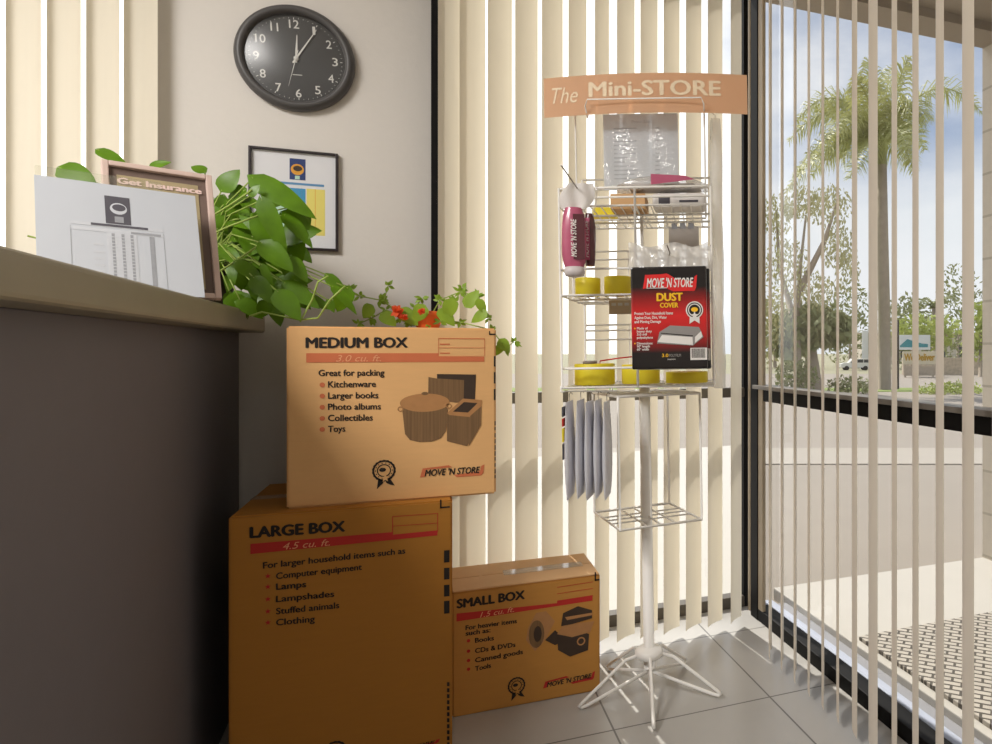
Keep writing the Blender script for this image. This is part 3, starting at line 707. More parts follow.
b = MB(); b.box(-.222, .222, .18, .225, HL - .001, HL + .0006); b.build('packing_tape', M_tape, big)

# small box prints
Fs = Face(sml, YSM)
ink = MB(); org = MB(); pal = MB(); ttl = MB(); emb = MB(); bod = t_body[sml.name]
Fs.text(ttl, 'SMALL BOX', 456.5, 608.2, 525, 8.6, bold=.055, v1=598.5)
for s_, u0, v0, u1, v1 in (('For heavier items', 465.5, 630, 517, 622.8), ('such as:', 465.5, 635.6, 490.5, 632), ('Books', 475, 642.6, 494, 640), ('CDs & DVDs', 475, 653, 515.5, 646.5), ('Canned goods', 475, 662.4, 523, 653.6), ('Tools', 475, 671, 491, 667.2)):
    ln = MB(); Fs.text(ln, s_, u0, v0, u1, 4.6, bold=.03, v1=v1); ln.build('printed_line', M_ink, bod)
    if u0 > 470: x, z = Fs(468.5, v0 - 2); poly(org, ellipse(x, z, .0045, .0045, 10), -.0009)
poly(org, [Fs(*q) for q in ((456.5, 621.5), (592.5, 600.5), (592.5, 595.4), (557, 600.5), (557, 603), (456.5, 613.5))], -.0008)
Fs.text(pal, '1.5 cu. ft.', 480, 617.5, 514, 5.4, -.0014, 0, 0, .3, v1=611.5)
for (ua, va), (ub, vb) in (((557, 587), (593, 581.5)), ((557, 593.5), (593, 588)), ((557, 600.5), (593, 595))): poly(org, [Fs(ua, va + .5), Fs(ub, vb + .5), Fs(ub, vb), Fs(ua, va)], -.0009)
x, z = Fs(516.5, 685.5); emblem(emb, x, z, .0225, -.0009)
poly(ink, [Fs(594.6, 581), Fs(596, 581), Fs(596, 572), Fs(594.6, 572)], -.0009); poly(ink, [Fs(594.6, 581), Fs(599.5, 580.3), Fs(599.5, 578.6), Fs(594.6, 579.3)], -.0009)
lb = MB(); lt = MB(); xa, za = Fs(543, 690); xb, zb = Fs(595, 671.5); logo(lb, lt, xa, xb, za, zb, -.0009)
for bb_ in (lb, lt):
    for v in bb_.bm.verts: v.co.z += (v.co.x - xa) * .03
ink.build('edge_marks', M_ink, bod); ttl.build('title_print', M_ink, bod); emb.build('award_emblem', [M_ink, M_kraft2], bod); org.build('printed_stripe', M_redink, bod); pal.build('volume_print', M_paleink, bod)
lb.build('logo_brackets', M_redink, bod); lt.build('logo_lettering', M_ink, bod)
pic = MB()
poly(pic, [Fs(*q) for q in ((528, 628), (536, 613), (546, 611), (555, 621), (545, 640), (535, 651), (526, 640))], Y, 1)
cx_, cz_ = Fs(536.5, 634); poly(pic, ellipse(cx_, cz_, .021, .038, 20), Y - .0001, 0); poly(pic, ellipse(cx_ + .003, cz_, .011, .022, 16), Y - .0002, 2)
poly(pic, [Fs(*q) for q in ((545, 640), (555, 630), (566, 640), (555, 645))], Y - .0001, 2)
poly(pic, [Fs(*q) for q in ((557, 634), (575, 628), (589, 634), (588, 650), (570, 656.5), (558, 650))], Y - .0003, 2)
poly(pic, [Fs(*q) for q in ((557, 634), (563, 625), (594, 621), (590, 632), (572, 637))], Y - .0004, 1)
poly(pic, [Fs(*q) for q in ((563, 613), (578, 606), (592, 610), (592, 618), (572, 624), (561, 626))], Y - .0005, 2)
poly(pic, [Fs(*q) for q in ((565, 617), (592, 612.5), (592, 615), (567, 620))], Y - .0006, 1)
cx_, cz_ = Fs(581, 641); ring(pic, cx_, cz_, .008, .012, Y - .0006, 1, 16)
pic.build('printed_picture', [M_brownink, M_brownlt, M_browndk], bod)
wv = (xs1 - .051) / 2
for a, c in ((0.002, 0.1055), (0.1095, 0.213)):
    b = MB(); b.box(-wv + .002, wv - .002, a, c, .3295, .3335, .001); b.build('top_flap', M_kraft3, sml)
b = MB(); b.box(-wv + .14, wv - .03, .085, .13, .3335, .3341); b.build('packing_tape', M_tape, sml)
b = MB(); b.box(-wv + .075, -wv + .081, .004, .211, .3335, .3343); b.build('flap_slit', M_kraft3, sml)

# ------------------------------------------------------------------ wall clock
pc = onY(295.7, 57.5, YB - .02); pc.y = YB
t = thing('wall_clock', 'round charcoal wall clock with white numerals above the framed chart', 'clock', pc, (0, math.radians(-3.4), 0))
RX = Matrix.Rotation(PI / 2, 4, 'X')               # lathe axis +z -> -y
R0 = 0.1512
b = MB(); b.lathe([(R0 - .004, .0), (R0, .006), (R0, .016), (R0 - .006, .028), (R0 - .014, .033), (R0 - .022, .030), (R0 - .0255, .022), (R0 - .026, .012)], 72, M=RX); b.build('bezel', mat('charcoal_plastic', rgb(78, 76, 76), .4, .04, 20), t)
b = MB(); b.lathe([(0, .010), (R0 - .024, .010)], 64, M=RX); dial = b.build('dial', mat('dark_dial', rgb(58, 57, 57), .5, .04, 20), t)
M_num = mat('white_numeral', rgb(222, 221, 216), .5, .02, 20)
b = MB(); rn = .0985
for h in range(1, 13):
    a = PI / 2 - h * PI / 6; c_ = .0235; s_ = str(h); wd = .0145 * (1.75 if h > 9 else 1) * (.5 if h == 1 else 1)
    if h == 11: wd *= .75
    x, z = rn * math.cos(a), rn * math.sin(a); put_text(b, s_, x - wd / 2, z - c_ / 2, x + wd / 2, c_, -.0108, 0, 0.012)
for k in range(60):
    a = 2 * PI * k / 60; L = .006 if k % 5 == 0 else .003; r_ = .1175; wd = .0009 if k % 5 == 0 else .0005
    d_ = Vector((math.cos(a), 0, math.sin(a))); n_ = Vector((-math.sin(a), 0, math.cos(a))); o_ = Vector((0, -.0108, 0))
    b.face([d_ * (r_ - L) - n_ * wd + o_, d_ * r_ - n_ * wd + o_, d_ * r_ + n_ * wd + o_, d_ * (r_ - L) + n_ * wd + o_])
rect(b, -.012, .012, -.047, -.045, -.0108); b.build('numerals', M_num, dial)
def hand(name, ang, L, tail, wd, y):
    b = MB(); a = PI / 2 - math.radians(ang); d_ = Vector((math.cos(a), 0, math.sin(a))); n_ = Vector((-math.sin(a), 0, math.cos(a))); o_ = Vector((0, y, 0))
    b.face([-d_ * tail - n_ * wd + o_, d_ * L * .3 - n_ * wd + o_, d_ * L - n_ * wd * .35 + o_, d_ * L + n_ * wd * .35 + o_, d_ * L * .3 + n_ * wd + o_, -d_ * tail + n_ * wd + o_]); b.build(name, M_num, t)
hand('hour_hand', 5, .068, .012, .0028, -.013); hand('minute_hand', 33, .104, .016, .0022, -.0145); hand('second_hand', 196, .085, .024, .0008, -.016)
b = MB(); b.lathe([(0, .017), (.006, .017), (.0065, .012)], 16, M=RX); b.build('hand_hub', M_num, t)
b = MB(); b.lathe([(0, .030), (.05, .0285), (.09, .025), (R0 - .0255, .019)], 48, M=RX); b.build('glass_dome', glassy('clock_glass', (.95, .95, .95), .04, .28), t)

# ------------------------------------------------------------------ framed chart on the wall
a_ = onY(250.5, 145.7, YB - .012); c_ = onY(340, 251.4, YB - .012)
FWd, FH = c_.x - a_.x, a_.z - c_.z
t = thing('picture_frame', 'thin black framed chart on the wall below the clock', 'picture', ((a_.x + c_.x) / 2 - .005, YB, c_.z))
h2 = FWd / 2; fb = .0065
b = MB(); b.box(-h2, -h2 + fb, -.016, 0, 0, FH, .0012); b.box(h2 - fb, h2, -.016, 0, 0, FH, .0012); b.box(-h2 + fb, h2 - fb, -.016, 0, 0, fb, .0012); b.box(-h2 + fb, h2 - fb, -.016, 0, FH - fb, FH, .0012); b.build('frame', mat('black_frame', rgb(40, 30, 34), .35, .1, 30), t)
b = MB(); b.box(-h2 + fb, h2 - fb, -.006, -.001, fb, FH - fb); b.build('chart_sheet', mat('chart_paper', rgb(226, 226, 230), .6, .01, 10), t)
Mp = [mat('blue_print', rgb(62, 150, 196), .6, .05, 20), mat('yellow_print', rgb(232, 218, 116), .6, .05, 20), mat('navy_print', rgb(34, 56, 116), .6, .1, 30), mat('amber_print', rgb(226, 160, 50), .6, .2, 60), mat('mint_print', rgb(188, 222, 200), .6, .04, 20), M_browndk, mat('steel_blue_print', rgb(88, 142, 186), .6, .06, 20)]
b = MB(); inv = lambda u, v: (lambda p: (p.x - t.location.x, p.z - t.location.z))(onY(u, v, YB - .007))
def q4(u0, v0, u1, v1, y, mi):
    (x0, z1), (x1, z0) = inv(u0, v0), inv(u1, v1); rect(b, x0, x1, z0, z1, y, mi)
q4(289.5, 158, 305.5, 180.5, -.0064, 2); cx_, cz_ = inv(297.3, 169.5); poly(b, ellipse(cx_, cz_, .0165, .016, 20), -.0066, 3); poly(b, ellipse(cx_ + .001, cz_ + .003, .0115, .008, 16), -.0068, 5)
rect(b, cx_ - .006, cx_ + .006, cz_ - .028, cz_ - .018, -.0066, 4)
q4(276, 181, 324, 187, -.0064, 6); q4(287.5, 187.5, 305.5, 228, -.0064, 0); q4(306.5, 188.5, 325, 236, -.0064, 1); q4(262, 187, 287, 228, -.0064, 4)
for u in (292.5, 297.5, 301.5): q4(u, 188, u + .5, 228, -.0066, 6)
q4(315, 189, 315.5, 234, -.0066, 3)
b.build('chart_print', Mp, t)
b = MB(); b.face([(-h2 + fb, -.0125, fb), (h2 - fb, -.0125, fb), (h2 - fb, -.0125, FH - fb), (-h2 + fb, -.0125, FH - fb)]); b.build('glass', glassy('picture_glass', (.98, .98, .98), .03, .03), t)

# ------------------------------------------------------------------ leaning papers on the counter
def lean_root(name, label, cat, TL, TR, dL, lean, H):
    """root at the bottom centre of a sheet leaning back; the top edge runs from TL to TR"""
    k = (350 - TL[1]) / (350 - TR[1]); A = W(TL[0], TL[1], dL); B = W(TR[0], TR[1], dL * k); B.z = A.z
    e_ = (B - A); wd = e_.length; ang = math.atan2(e_.y, e_.x); n = Vector((-math.sin(ang), math.cos(ang), 0))
    mid = (A + B) / 2; base = mid - n * math.sin(lean) * H - Vector((0, 0, math.cos(lean) * H))
    return thing(name, label, cat, base, (-lean, 0, ang)), wd
LEAN = math.radians(22)
A_z = W(34, 174.5, 1.25).z
Hs = (A_z - HC - .004) / math.cos(LEAN)
t, wd = lean_root('flyer', 'white paper with a grey printed table leaning in front at the counter edge', 'paper', (34, 174.5), (195, 196), 1.25, LEAN, Hs)
h2 = wd / 2
b = MB(); b.box(-h2, h2, 0, .0008, 0, Hs); b.build('sheet', M_paper, t)
b = MB()
def fr_(x): return -h2 + x * wd
def fz(z): return Hs * (1 - z)
rect(b, fr_(.40), fr_(.555), fz(.37), fz(.11), -.0004, 1); poly(b, ellipse(fr_(.482), fz(.225), .0125, .0125, 20), -.0007, 2); poly(b, ellipse(fr_(.485), fz(.215), .010, .0075, 16), -.0009, 1); rect(b, fr_(.455), fr_(.51), fz(.355), fz(.30), -.0007, 0)
rect(b, fr_(.19), fr_(.76), fz(.405), fz(.375), -.0004, 2); rect(b, fr_(.31), fr_(.66), fz(.40), fz(.378), -.0006, 1)
rect(b, fr_(.19), fr_(.76), fz(.455), fz(.425), -.0004, 2); rect(b, fr_(.55), fr_(.74), fz(.45), fz(.43), -.0006, 0)
rect(b, fr_(.40), fr_(.585), fz(.93), fz(.45), -.0004, 2)
for x in (.43, .49, .545): rect(b, fr_(x), fr_(x + .018), fz(.92), fz(.46), -.0006, 0)
rect(b, fr_(.665), fr_(.695), fz(.98), fz(.46), -.0004, 0)
rect(b, fr_(.19), fr_(.193), fz(.8), fz(.42), -.0004, 0); rect(b, fr_(.757), fr_(.76), fz(.98), fz(.42), -.0004, 0)
for z in (.56, .63, .69, .75, .80): rect(b, fr_(.32), fr_(.38), fz(z + .018), fz(z), -.0004, 2)
for k in range(14): rect(b, fr_(.41), fr_(.58), fz(.49 + k * .03 + .006), fz(.49 + k * .03), -.0008, 2)
b.build('printed_table', [M_greyink, M_greydk, M_greylt], t)
b = MB(); b.box(-h2 * .99, h2 * .55, .003, .006, -.0, Hs * 1.10, .002); tag(b.build('acrylic_holder', M_acryl, loc=t.location, rot=t.rotation_euler), 'clear acrylic holder standing behind the white printed paper', 'holder')
LE2 = math.radians(20); A2 = W(100.6, 160.6, 1.37).z; H2 = (A2 - HC - .004) / math.cos(LE2)
t, wd = lean_root('tabletop_sign', 'pink bordered sign with pale lettering propped behind the white paper', 'sign', (100.6, 160.6), (211, 177), 1.37, LE2, H2)
h2 = wd / 2; fb = .011
b = MB(); b.box(-h2, -h2 + fb, -.008, .006, 0, H2, .002); b.box(h2 - fb, h2, -.008, .006, 0, H2, .002); b.box(-h2 + fb, h2 - fb, -.008, .006, 0, fb, .002); b.box(-h2 + fb, h2 - fb, -.008, .006, H2 - fb, H2, .002); b.build('frame', mat('pink_beige_frame', rgb(206, 182, 172), .5, .06, 20), t)
b = MB(); b.box(-h2 + fb, h2 - fb, 0, .004, fb, H2 - fb); b.build('backing', mat('brown_backing', rgb(110, 92, 84), .6, .15, 12), t)
b = MB(); rect(b, -h2 + fb + .012, h2 - fb - .014, fb + .01, H2 - fb - .016, -.001); b.build('insert_card', mat('tan_insert', rgb(168, 152, 118), .6, .25, 14), t)
b = MB(); put_text(b, 'Get Insurance', -h2 + fb + .012, H2 - fb - .036, h2 - fb - .008, .013, -.0025, 0, .05); b.build('lettering', mat('pink_white_lettering', rgb(232, 204, 196), .5, .04, 20), t)

# ------------------------------------------------------------------ pothos on the counter
def leaf(mb, base, direc, nrm, L, wd, droop=0.25, fold=0.18, mi=0, heart=True):
    d_ = Vector(direc).normalized(); n_ = Vector(nrm); n_ = (n_ - d_ * n_.dot(d_)).normalized(); s_ = d_.cross(n_)
    rows = []
    for i in range(9):
        q = i / 8
        wq = (math.sin(PI * min(1, q ** .62)) ** .75 if heart else math.sin(PI * q ** .8)) * wd / 2 if 0 < q < 1 else .0004
        c = Vector(base) + d_ * L * q - n_ * droop * L * q * q
        row = []
        for j in (-1, -.55, 0, .55, 1):
            back = -.10 * L * (abs(j) ** 1.5) * (1 - q) ** 3 if heart else 0
            row.append(c + s_ * j * wq + n_ * (abs(j) * fold * wq - .12 * wq * j * j) + d_ * back)
        rows.append(row)
    mb.grid(rows, mi)
pot_p = W(204, 300, 1.74); pot_p.z = HC
t = thing('pothos_plant', 'leafy green pothos in a dark pot on the counter beside the leaning sign', 'plant', pot_p)
b = MB(); b.lathe([(0, .0), (.05, .0), (.055, .004), (.068, .10), (.073, .105), (.073, .12), (.066, .12), (.063, .105), (0, .105)], 28); b.build('pot', mat('dark_pot', rgb(52, 46, 42), .5, .1, 20), t)
b = MB(); b.lathe([(.062, .107), (.03, .112), (0, .113)], 20); b.build('soil', mat('soil', rgb(60, 46, 34), .95, .3, 80, .5), t)
lv = MB(); st = MB(); crown = Vector((0, 0, .112))
def pl(u, v, d): return W(u, v, d + .13) - pot_p
def add_leaf(u, v, tu, tv, d, wpx, face=(0, -1, .55), dd=0.0, droop=.2, stem=True, mi=0):
    p0 = pl(u, v, d); p1 = pl(tu, tv, d + dd); L = (p1 - p0).length
    leaf(lv, p0, p1 - p0, Vector(face) + Vector((random.uniform(-.25, .25), 0, random.uniform(-.2, .2))), L, wpx / F_PX * d, droop, random.uniform(.1, .3), mi)
    if stem:
        m_ = (crown + p0) / 2 + Vector((0, 0, .05)); st.tube([crown * .98 + Vector((random.uniform(-.03, .03), random.uniform(-.03, .03), 0)), m_, p0], .0017, 5)
key = [(253, 178, 313, 211, 1.5, 26), (222, 190, 236, 168, 1.55, 24), (205, 172, 190, 164, 1.6, 12), (250, 196, 258, 184, 1.47, 11), (262, 200, 284, 252, 1.46, 20), (258, 215, 276, 262, 1.52, 24),
       (285, 215, 313, 244, 1.52, 16), (262, 243, 292, 268, 1.46, 24), (290, 258, 308, 280, 1.5, 16), (236, 262, 262, 280, 1.45, 15), (262, 265, 272, 288, 1.45, 9), (254, 278, 272, 302, 1.44, 19),
       (285, 283, 318, 305, 1.5, 20), (278, 292, 300, 318, 1.44, 24), (327, 275, 348, 296, 1.55, 13), (348, 288, 335, 312, 1.55, 22), (333, 287, 358, 311, 1.5, 12), (300, 296, 330, 306, 1.55, 16),
       (245, 225, 250, 250, 1.55, 26), (230, 212, 224, 236, 1.58, 26), (292, 232, 300, 262, 1.56, 20), (268, 302, 258, 318, 1.5, 16), (328, 300, 334, 312, 1.52, 9), (245, 190, 224, 206, 1.56, 24), (300, 205, 308, 232, 1.6, 16), (240, 300, 262, 316, 1.52, 18)]
for k_ in key: add_leaf(*k_)
rnd = random.Random(5)
for _ in range(95):
    u = rnd.uniform(205, 296); v = rnd.uniform(192, 300)
    if u > 270 and v < 212: continue
    a = rnd.uniform(-.3, 2.2); L = rnd.uniform(16, 34)
    add_leaf(u, v, u + L * math.cos(a), v + L * math.sin(a), rnd.uniform(1.52, 1.68), L * rnd.uniform(.55, .8), dd=rnd.uniform(-.03, .03), stem=rnd.random() < .4)
for k_ in ((60, 168, 92, 178, 1.42, 26), (98, 150, 126, 162, 1.42, 14), (150, 168, 168, 160, 1.5, 12)): add_leaf(*k_, stem=True)
# vines trailing along the counter and over the box
for path in ([(250, 316), (262, 312), (300, 320), (318, 318), (330, 300), (345, 286)], [(300, 322), (312, 300), (318, 282), (328, 276)], [(186, 232), (230, 205), (252, 190)], [(186, 246), (230, 226), (262, 214)], [(190, 290), (225, 268), (258, 246)], [(28, 236), (45, 240), (60, 230)]):
    st.tube([pl(u, v, 1.47) for u, v in path], .0022, 6)
lv.build('leaves', M_leaf, t); st.build('stems', M_stem, t)

# ------------------------------------------------------------------ succulent planter on the medium box
pp = W(428, 330, 1.95); pp.z = HL + HM + .0006
t = thing('succulent_planter', 'trailing succulent with orange flowers in a small orange pot on the medium box', 'plant', pp)
b = MB(); rows = []
for r_, z_ in ((.0, .0), (.024, 0), (.030, .012), (.036, .034), (.041, .052), (.037, .054), (.032, .040), (0, .038)):
    rows.append([Vector((r_ * (1 + .06 * (k % 2)) * math.cos(2 * PI * k / 28), r_ * (1 + .06 * (k % 2)) * math.sin(2 * PI * k / 28), z_)) for k in range(28)])
b.grid(rows, wrap=True); b.build('pot', mat('orange_glaze', rgb(238, 108, 52), .25, .12, 30), t)
lv = MB(); st = MB(); fl = MB()
def ps(u, v, d): return W(u, v, d) - pp
for path in ([(430, 322), (400, 312), (380, 300), (360, 296), (350, 290)], [(430, 318), (440, 300), (460, 292), (478, 296), (488, 318)], [(440, 322), (455, 302), (462, 288)], [(420, 322), (386, 310), (372, 318), (358, 324)], [(460, 322), (492, 330), (506, 348), (514, 342)], [(400, 318), (384, 300), (388, 286)], [(410, 322), (415, 308), (422, 298)]):
    P = [ps(u, v, 1.93) for u, v in path]; st.tube([Vector((0, 0, .03))] + P, .0018, 5)
    for k in range(len(P)):
        for _ in range(7):
            a = Vector((rnd.gauss(0, 1), rnd.gauss(0, .6), rnd.gauss(.2, 1))).normalized(); leaf(lv, P[k] + a * .002, a, (0, -1, .4), rnd.uniform(.012, .024), rnd.uniform(.007, .011), .1, .1, 0, False)
for u, v, tu, tv, w_ in ((452, 300, 446, 320, 15), (466, 306, 478, 290, 14), (400, 310, 418, 324, 16), (372, 306, 362, 318, 14), (486, 312, 470, 322, 12), (500, 340, 510, 352, 12), (424, 306, 414, 322, 16), (440, 310, 455, 325, 14), (382, 314, 396, 325, 14), (478, 300, 486, 314, 10), (503, 344, 494, 356, 9)):
    p0 = ps(u, v, 1.9); p1 = ps(tu, tv, 1.9); leaf(lv, p0, p1 - p0, (0, -1, .5), (p1 - p0).length, w_ / F_PX * 1.9, .15, .2)
for u, v, r in ((397, 312, .020), (403, 318, .014), (422, 312, .012)):
    c = ps(u, v, 1.88)
    for k in range(16):
        a = Vector((rnd.gauss(0, 1), rnd.gauss(0, 1) - .4, rnd.gauss(0, 1) + .3)).normalized(); leaf(fl, c, a, (rnd.gauss(0, 1), -1, rnd.gauss(0, 1)), r, r * .8, .2, .3, 0, False)
lv.build('leaves', M_leaf2, t); st.build('stems', M_stem, t); fl.build('flowers', mat('orange_flower', rgb(232, 96, 50), .5, .25, 60, translucent=.15), t)

# ------------------------------------------------------------------ wire display rack
RBASE = Vector((0.572, 1.874, 0.004))
RROT = Euler((0, math.radians(-1.0), -ALPHA))
RM = Matrix.Translation(RBASE) @ RROT.to_matrix().to_4x4(); RMI = RM.inverted()
def rk(u, v, d): return RMI @ W(u, v, d)            # rack's own coordinates
def rw(p): return RM @ Vector(p)                    # back to the room
D0 = 1.951
rack = thing('display_rack', 'tall white wire spinner rack on a five legged base by the window', 'rack', RBASE, RROT)
b = MB(); b.tube([(0, 0, .07), (0, 0, .885)], .0155, 16); b.tube([(0, 0, .885), (0, 0, 1.36)], .0045, 8); b.build('pole', M_white, rack)
b = MB(); b.lathe([(.016, .13), (.034, .125), (.040, .118), (.040, .104), (.030, .098), (.016, .098)], 24); b.build('base_hub', M_white, rack)
for k in range(5):
    a = math.radians(-104 + 72 * k) + ALPHA; c, s_ = math.cos(a), math.sin(a); g = lambda r, z: Vector((c * r, s_ * r, z))
    b = MB(); b.tube([g(.03, .112), g(.07, .105), g(.195, .016), g(.203, .009), g(.197, .004), g(.18, .007), g(.0, .062)], .0048, 8); b.build('base_leg', M_white, rack)
def tier(zf, rails, back, front=True):
    hw, hd, r = .196, .166, .0031
    b = MB()
    for z in (zf,): b.tube([(-hw, -hd, z), (hw, -hd, z), (hw, hd, z), (-hw, hd, z)], r, 6, closed=True)
    b.tube([(0, -hd, zf), (0, hd, zf)], r, 6)
    n = 15
    for k in range(1, n): b.tube([(-hw + 2 * hw * k / n, -hd, zf + .002), (-hw + 2 * hw * k / n, hd, zf + .002)], .0017, 5)
    b.tube([(-hw, -.05, zf - .003), (hw, -.05, zf - .003)], r, 6); b.tube([(-hw, .06, zf - .003), (hw, .06, zf - .003)], r, 6)
    for z in rails: b.tube([(-hw, hd, z), (-hw, -hd + .012, z), (-hw + .012, -hd, z), (hw - .012, -hd, z), (hw, -hd + .012, z), (hw, hd, z)], r, 6)
    for z in back: b.tube([(-hw, hd, z), (hw, hd, z)], r, 6)
    for x in (-hw, hw):
        for y in (-hd, 0): b.tube([(x, y, zf), (x, y, rails[0])], r, 6)
        b.tube([(x, hd, zf), (x, hd, back[0])], r, 6)
    for x in (-.06, .06): b.tube([(x, hd, zf), (x, hd, back[0])], .0016, 5)
    return b.build('wire_shelf', M_white, rack)
Z3, Z2, Z1 = 1.340, 1.110, 0.871
tier(Z3, (1.387, 1.362), (1.49, 1.46)); tier(Z2, (1.178,), (1.27, 1.245)); tier(Z1, (.921,), (1.045, 1.028, 1.0))
b = MB()
for x, y in ((-.196, -.166), (.196, -.166), (-.196, .166), (.196, .166)): b.tube([(x, y, Z1), (x, y, 1.387)], .0032, 6)
b.tube([(0, -.166, 1.387), (0, -.166, Z1)], .0036, 6)
b.build('upright', M_white, rack)
# header frame and bracket
zt = 1.650; hx = .182
b = MB(); b.tube([(-hx, 0, 1.34), (-hx, 0, zt - .015), (-hx + .01, 0, zt), (hx - .01, 0, zt), (hx, 0, zt - .015), (hx, 0, 1.34)], .0028, 6)
BX = .02
b.tube([(BX - .162, -.03, zt - .036), (BX - .162, -.066, zt - .016), (BX - .155, -.070, zt + .001), (BX + .155, -.070, zt + .001), (BX + .162, -.066, zt - .016), (BX + .162, -.03, zt - .036)], .0020, 6)
b.tube([(BX - .162, -.03, zt - .036), (BX - .162, 0, zt)], .0020, 6); b.tube([(BX + .162, -.03, zt - .036), (BX + .162, 0, zt)], .0020, 6)
b.tube([(-hx, 0, 1.34), (-hx, .0, 1.335), (hx, 0, 1.335), (hx, 0, 1.34)], .0028, 6)
b.build('header_frame', M_white, rack)
# curved header card
b = MB(); rows = []; bw, z0, z1 = .283, 1.617, 1.726
bow = lambda x: -.056 + .028 * (x / bw) ** 2
rows = [[Vector((BX + bw * (2 * j / 24 - 1), bow(bw * (2 * j / 24 - 1)), z)) for j in range(25)] for z in (z0, z1)]
b.grid(rows)
rows = [[p + Vector((0, .0015, 0)) for p in r] for r in rows]; b.grid(rows)
hs = b.build('header_sign', mat('peach_card', rgb(242, 206, 172), .6, .04, 10, translucent=.48), rack); hs['label'] = 'curved peach card with pale lettering'
b = MB()
put_text(b, 'The', BX - .26, z0 + .036, BX - .185, .044, 0, 0, .0, .3)
put_text(b, 'Mini-STORE', BX - .155, z0 + .048, BX + .21, .040, 0, 0, .03)
for v in b.bm.verts: v.co.y += bow(v.co.x - BX) - .0012
b.build('lettering', mat('pale_yellow_lettering', rgb(246, 226, 196), .6, .02, 10), hs)
# lower square cage hanging from the rack
CAG = math.radians(26)
cz0, cz1, ch = .498, .845, .117
Mc = Matrix.Rotation(CAG, 4, 'Z')
b = MB(); cr_ = lambda x, y, z: Mc @ Vector((x, y, z))
for z in (cz0, cz1): b.tube([cr_(-ch, -ch, z), cr_(ch, -ch, z), cr_(ch, ch, z), cr_(-ch, ch, z)], .0036, 6, closed=True)
for x in (-ch, ch):
    for y in (-ch, ch): b.tube([cr_(x, y, cz0), cr_(x, y, cz1)], .0034, 6)
for q in (-.04, .04):
    for z in (cz0, cz1): b.tube([cr_(-ch, q, z), cr_(ch, q, z)], .0024, 5); b.tube([cr_(q, -ch, z), cr_(q, ch, z)], .0024, 5)
b.tube([cr_(-ch, 0, cz1), cr_(ch, 0, cz1)], .0024, 6); b.tube([cr_(0, -ch, cz1), cr_(0, ch, cz1)], .0024, 6)
b.tube([cr_(-ch, 0, cz0), cr_(ch, 0, cz0)], .0024, 6); b.tube([cr_(0, -ch, cz0), cr_(0, ch, cz0)], .0024, 6)
b.build('cage', M_white, rack)
b = MB(); b.tube([rk(561, 392, 1.80), rk(566, 391, 1.80), rk(612, 391, 1.80)], .0024, 6); b.tube([rk(612, 391, 1.80), rk(612, 388, 1.80)], .0024, 6); b.tube([rk(561, 392, 1.80), rk(561, 386, 1.80)], .0024, 6); b.build('hanging_bar', M_white, rack)
# peg hooks
b = MB(); pA = Vector((-.155, -.166, 1.387)); pB = rk(577, 188, 1.72); pC = rk(561, 165, 1.60); b.tube([pA, pB, pC], .0017, 6); b.build('peg_hook', mat('steel_wire', rgb(150, 142, 134), .3, .1, 20, metal=.8), rack)
b = MB(); pA = Vector((.085, -.166, 1.178)); hk = rk(670, 253, 1.71); pC = rk(667, 245, 1.66); b.tube([pA, Vector((pA.x, -.20, hk.z - .01)), hk, pC], .0017, 6); b.build('peg_hook', D.materials['steel_wire'], rack)

def rthing(name, label, cat, p, rz=0.0, group=None, tilt=0.0):
    return thing(name, label, cat, rw(p), (RM.to_3x3() @ Euler((tilt, 0, rz)).to_matrix()).to_euler(), group)

# price list sheet held in the header frame
pA, pB = rk(603, 114.5, D0 + .012), rk(679, 189, D0 + .012)
t = rthing('price_list', 'white printed sheet behind clear plastic under the peach header', 'paper', ((pA.x + pB.x) / 2, pA.y, pB.z)); h2 = (pB.x - pA.x) / 2; hh = pA.z - pB.z
b = MB(); b.box(-h2, h2, 0, .001, 0, hh); b.build('sheet', M_sheet, t)
b = MB(); put_text(b, 'Price List', -.025, hh * .88, .03, .008, -.0006, 0, .01)
for k in range(13):
    z = hh * (.80 - k * .055); rect(b, -h2 * .72, -h2 * .72 + rnd.uniform(.03, .075), z, z + .004, -.0006); rect(b, h2 * .38, h2 * .38 + .012, z, z + .004, -.0006)
b.build('printed_lines', M_greylt, t)
b = MB(); rows = [[Vector((x * h2 * 1.02, -.006 - .006 * math.sin(7 * x + 5 * z), hh * z)) for x in [k / 8 - 1 for k in range(17)]] for z in [k / 10 for k in range(11)]]; b.grid(rows); b.build('plastic_sleeve', glassy('sleeve_plastic', (.98, .98, .98), .05, .08, .10, (.9, .92, .95, 1), .6), t)

# dust cover package on the front hook
pA, pB = rk(630.2, 267, 1.715), rk(708, 368.5, 1.715)
wd, hh = pB.x - pA.x, pA.z - pB.z
t = rthing('dust_cover_package', 'red and black packaged cover hanging on the front hook of the rack', 'package', ((pA.x + pB.x) / 2, pA.y, pB.z)); h2 = wd / 2
def pack_mat():
    m = mat('red_black_print', rgb(196, 28, 30), .3, .05, 10, coat=.4)
    tt = m.node_tree; bs = tt.nodes['Principled BSDF']; c = tt.nodes.new('ShaderNodeTexCoord'); sp = tt.nodes.new('ShaderNodeSeparateXYZ'); tt.links.new(c.outputs['Generated'], sp.inputs[0])
    r = tt.nodes.new('ShaderNodeValToRGB'); tt.links.new(sp.outputs['Z'], r.inputs[0]); e_ = r.color_ramp.elements
    e_[0].position = .16; e_[0].color = rgb(26, 20, 20); e_[1].position = .80; e_[1].color = rgb(22, 18, 18)
    k = e_.new(.34); k.color = rgb(190, 26, 28); k = e_.new(.52); k.color = rgb(222, 34, 36); k = e_.new(.68); k.color = rgb(150, 20, 22)
    tt.links.new(r.outputs[0], bs.inputs['Base Color']); return m
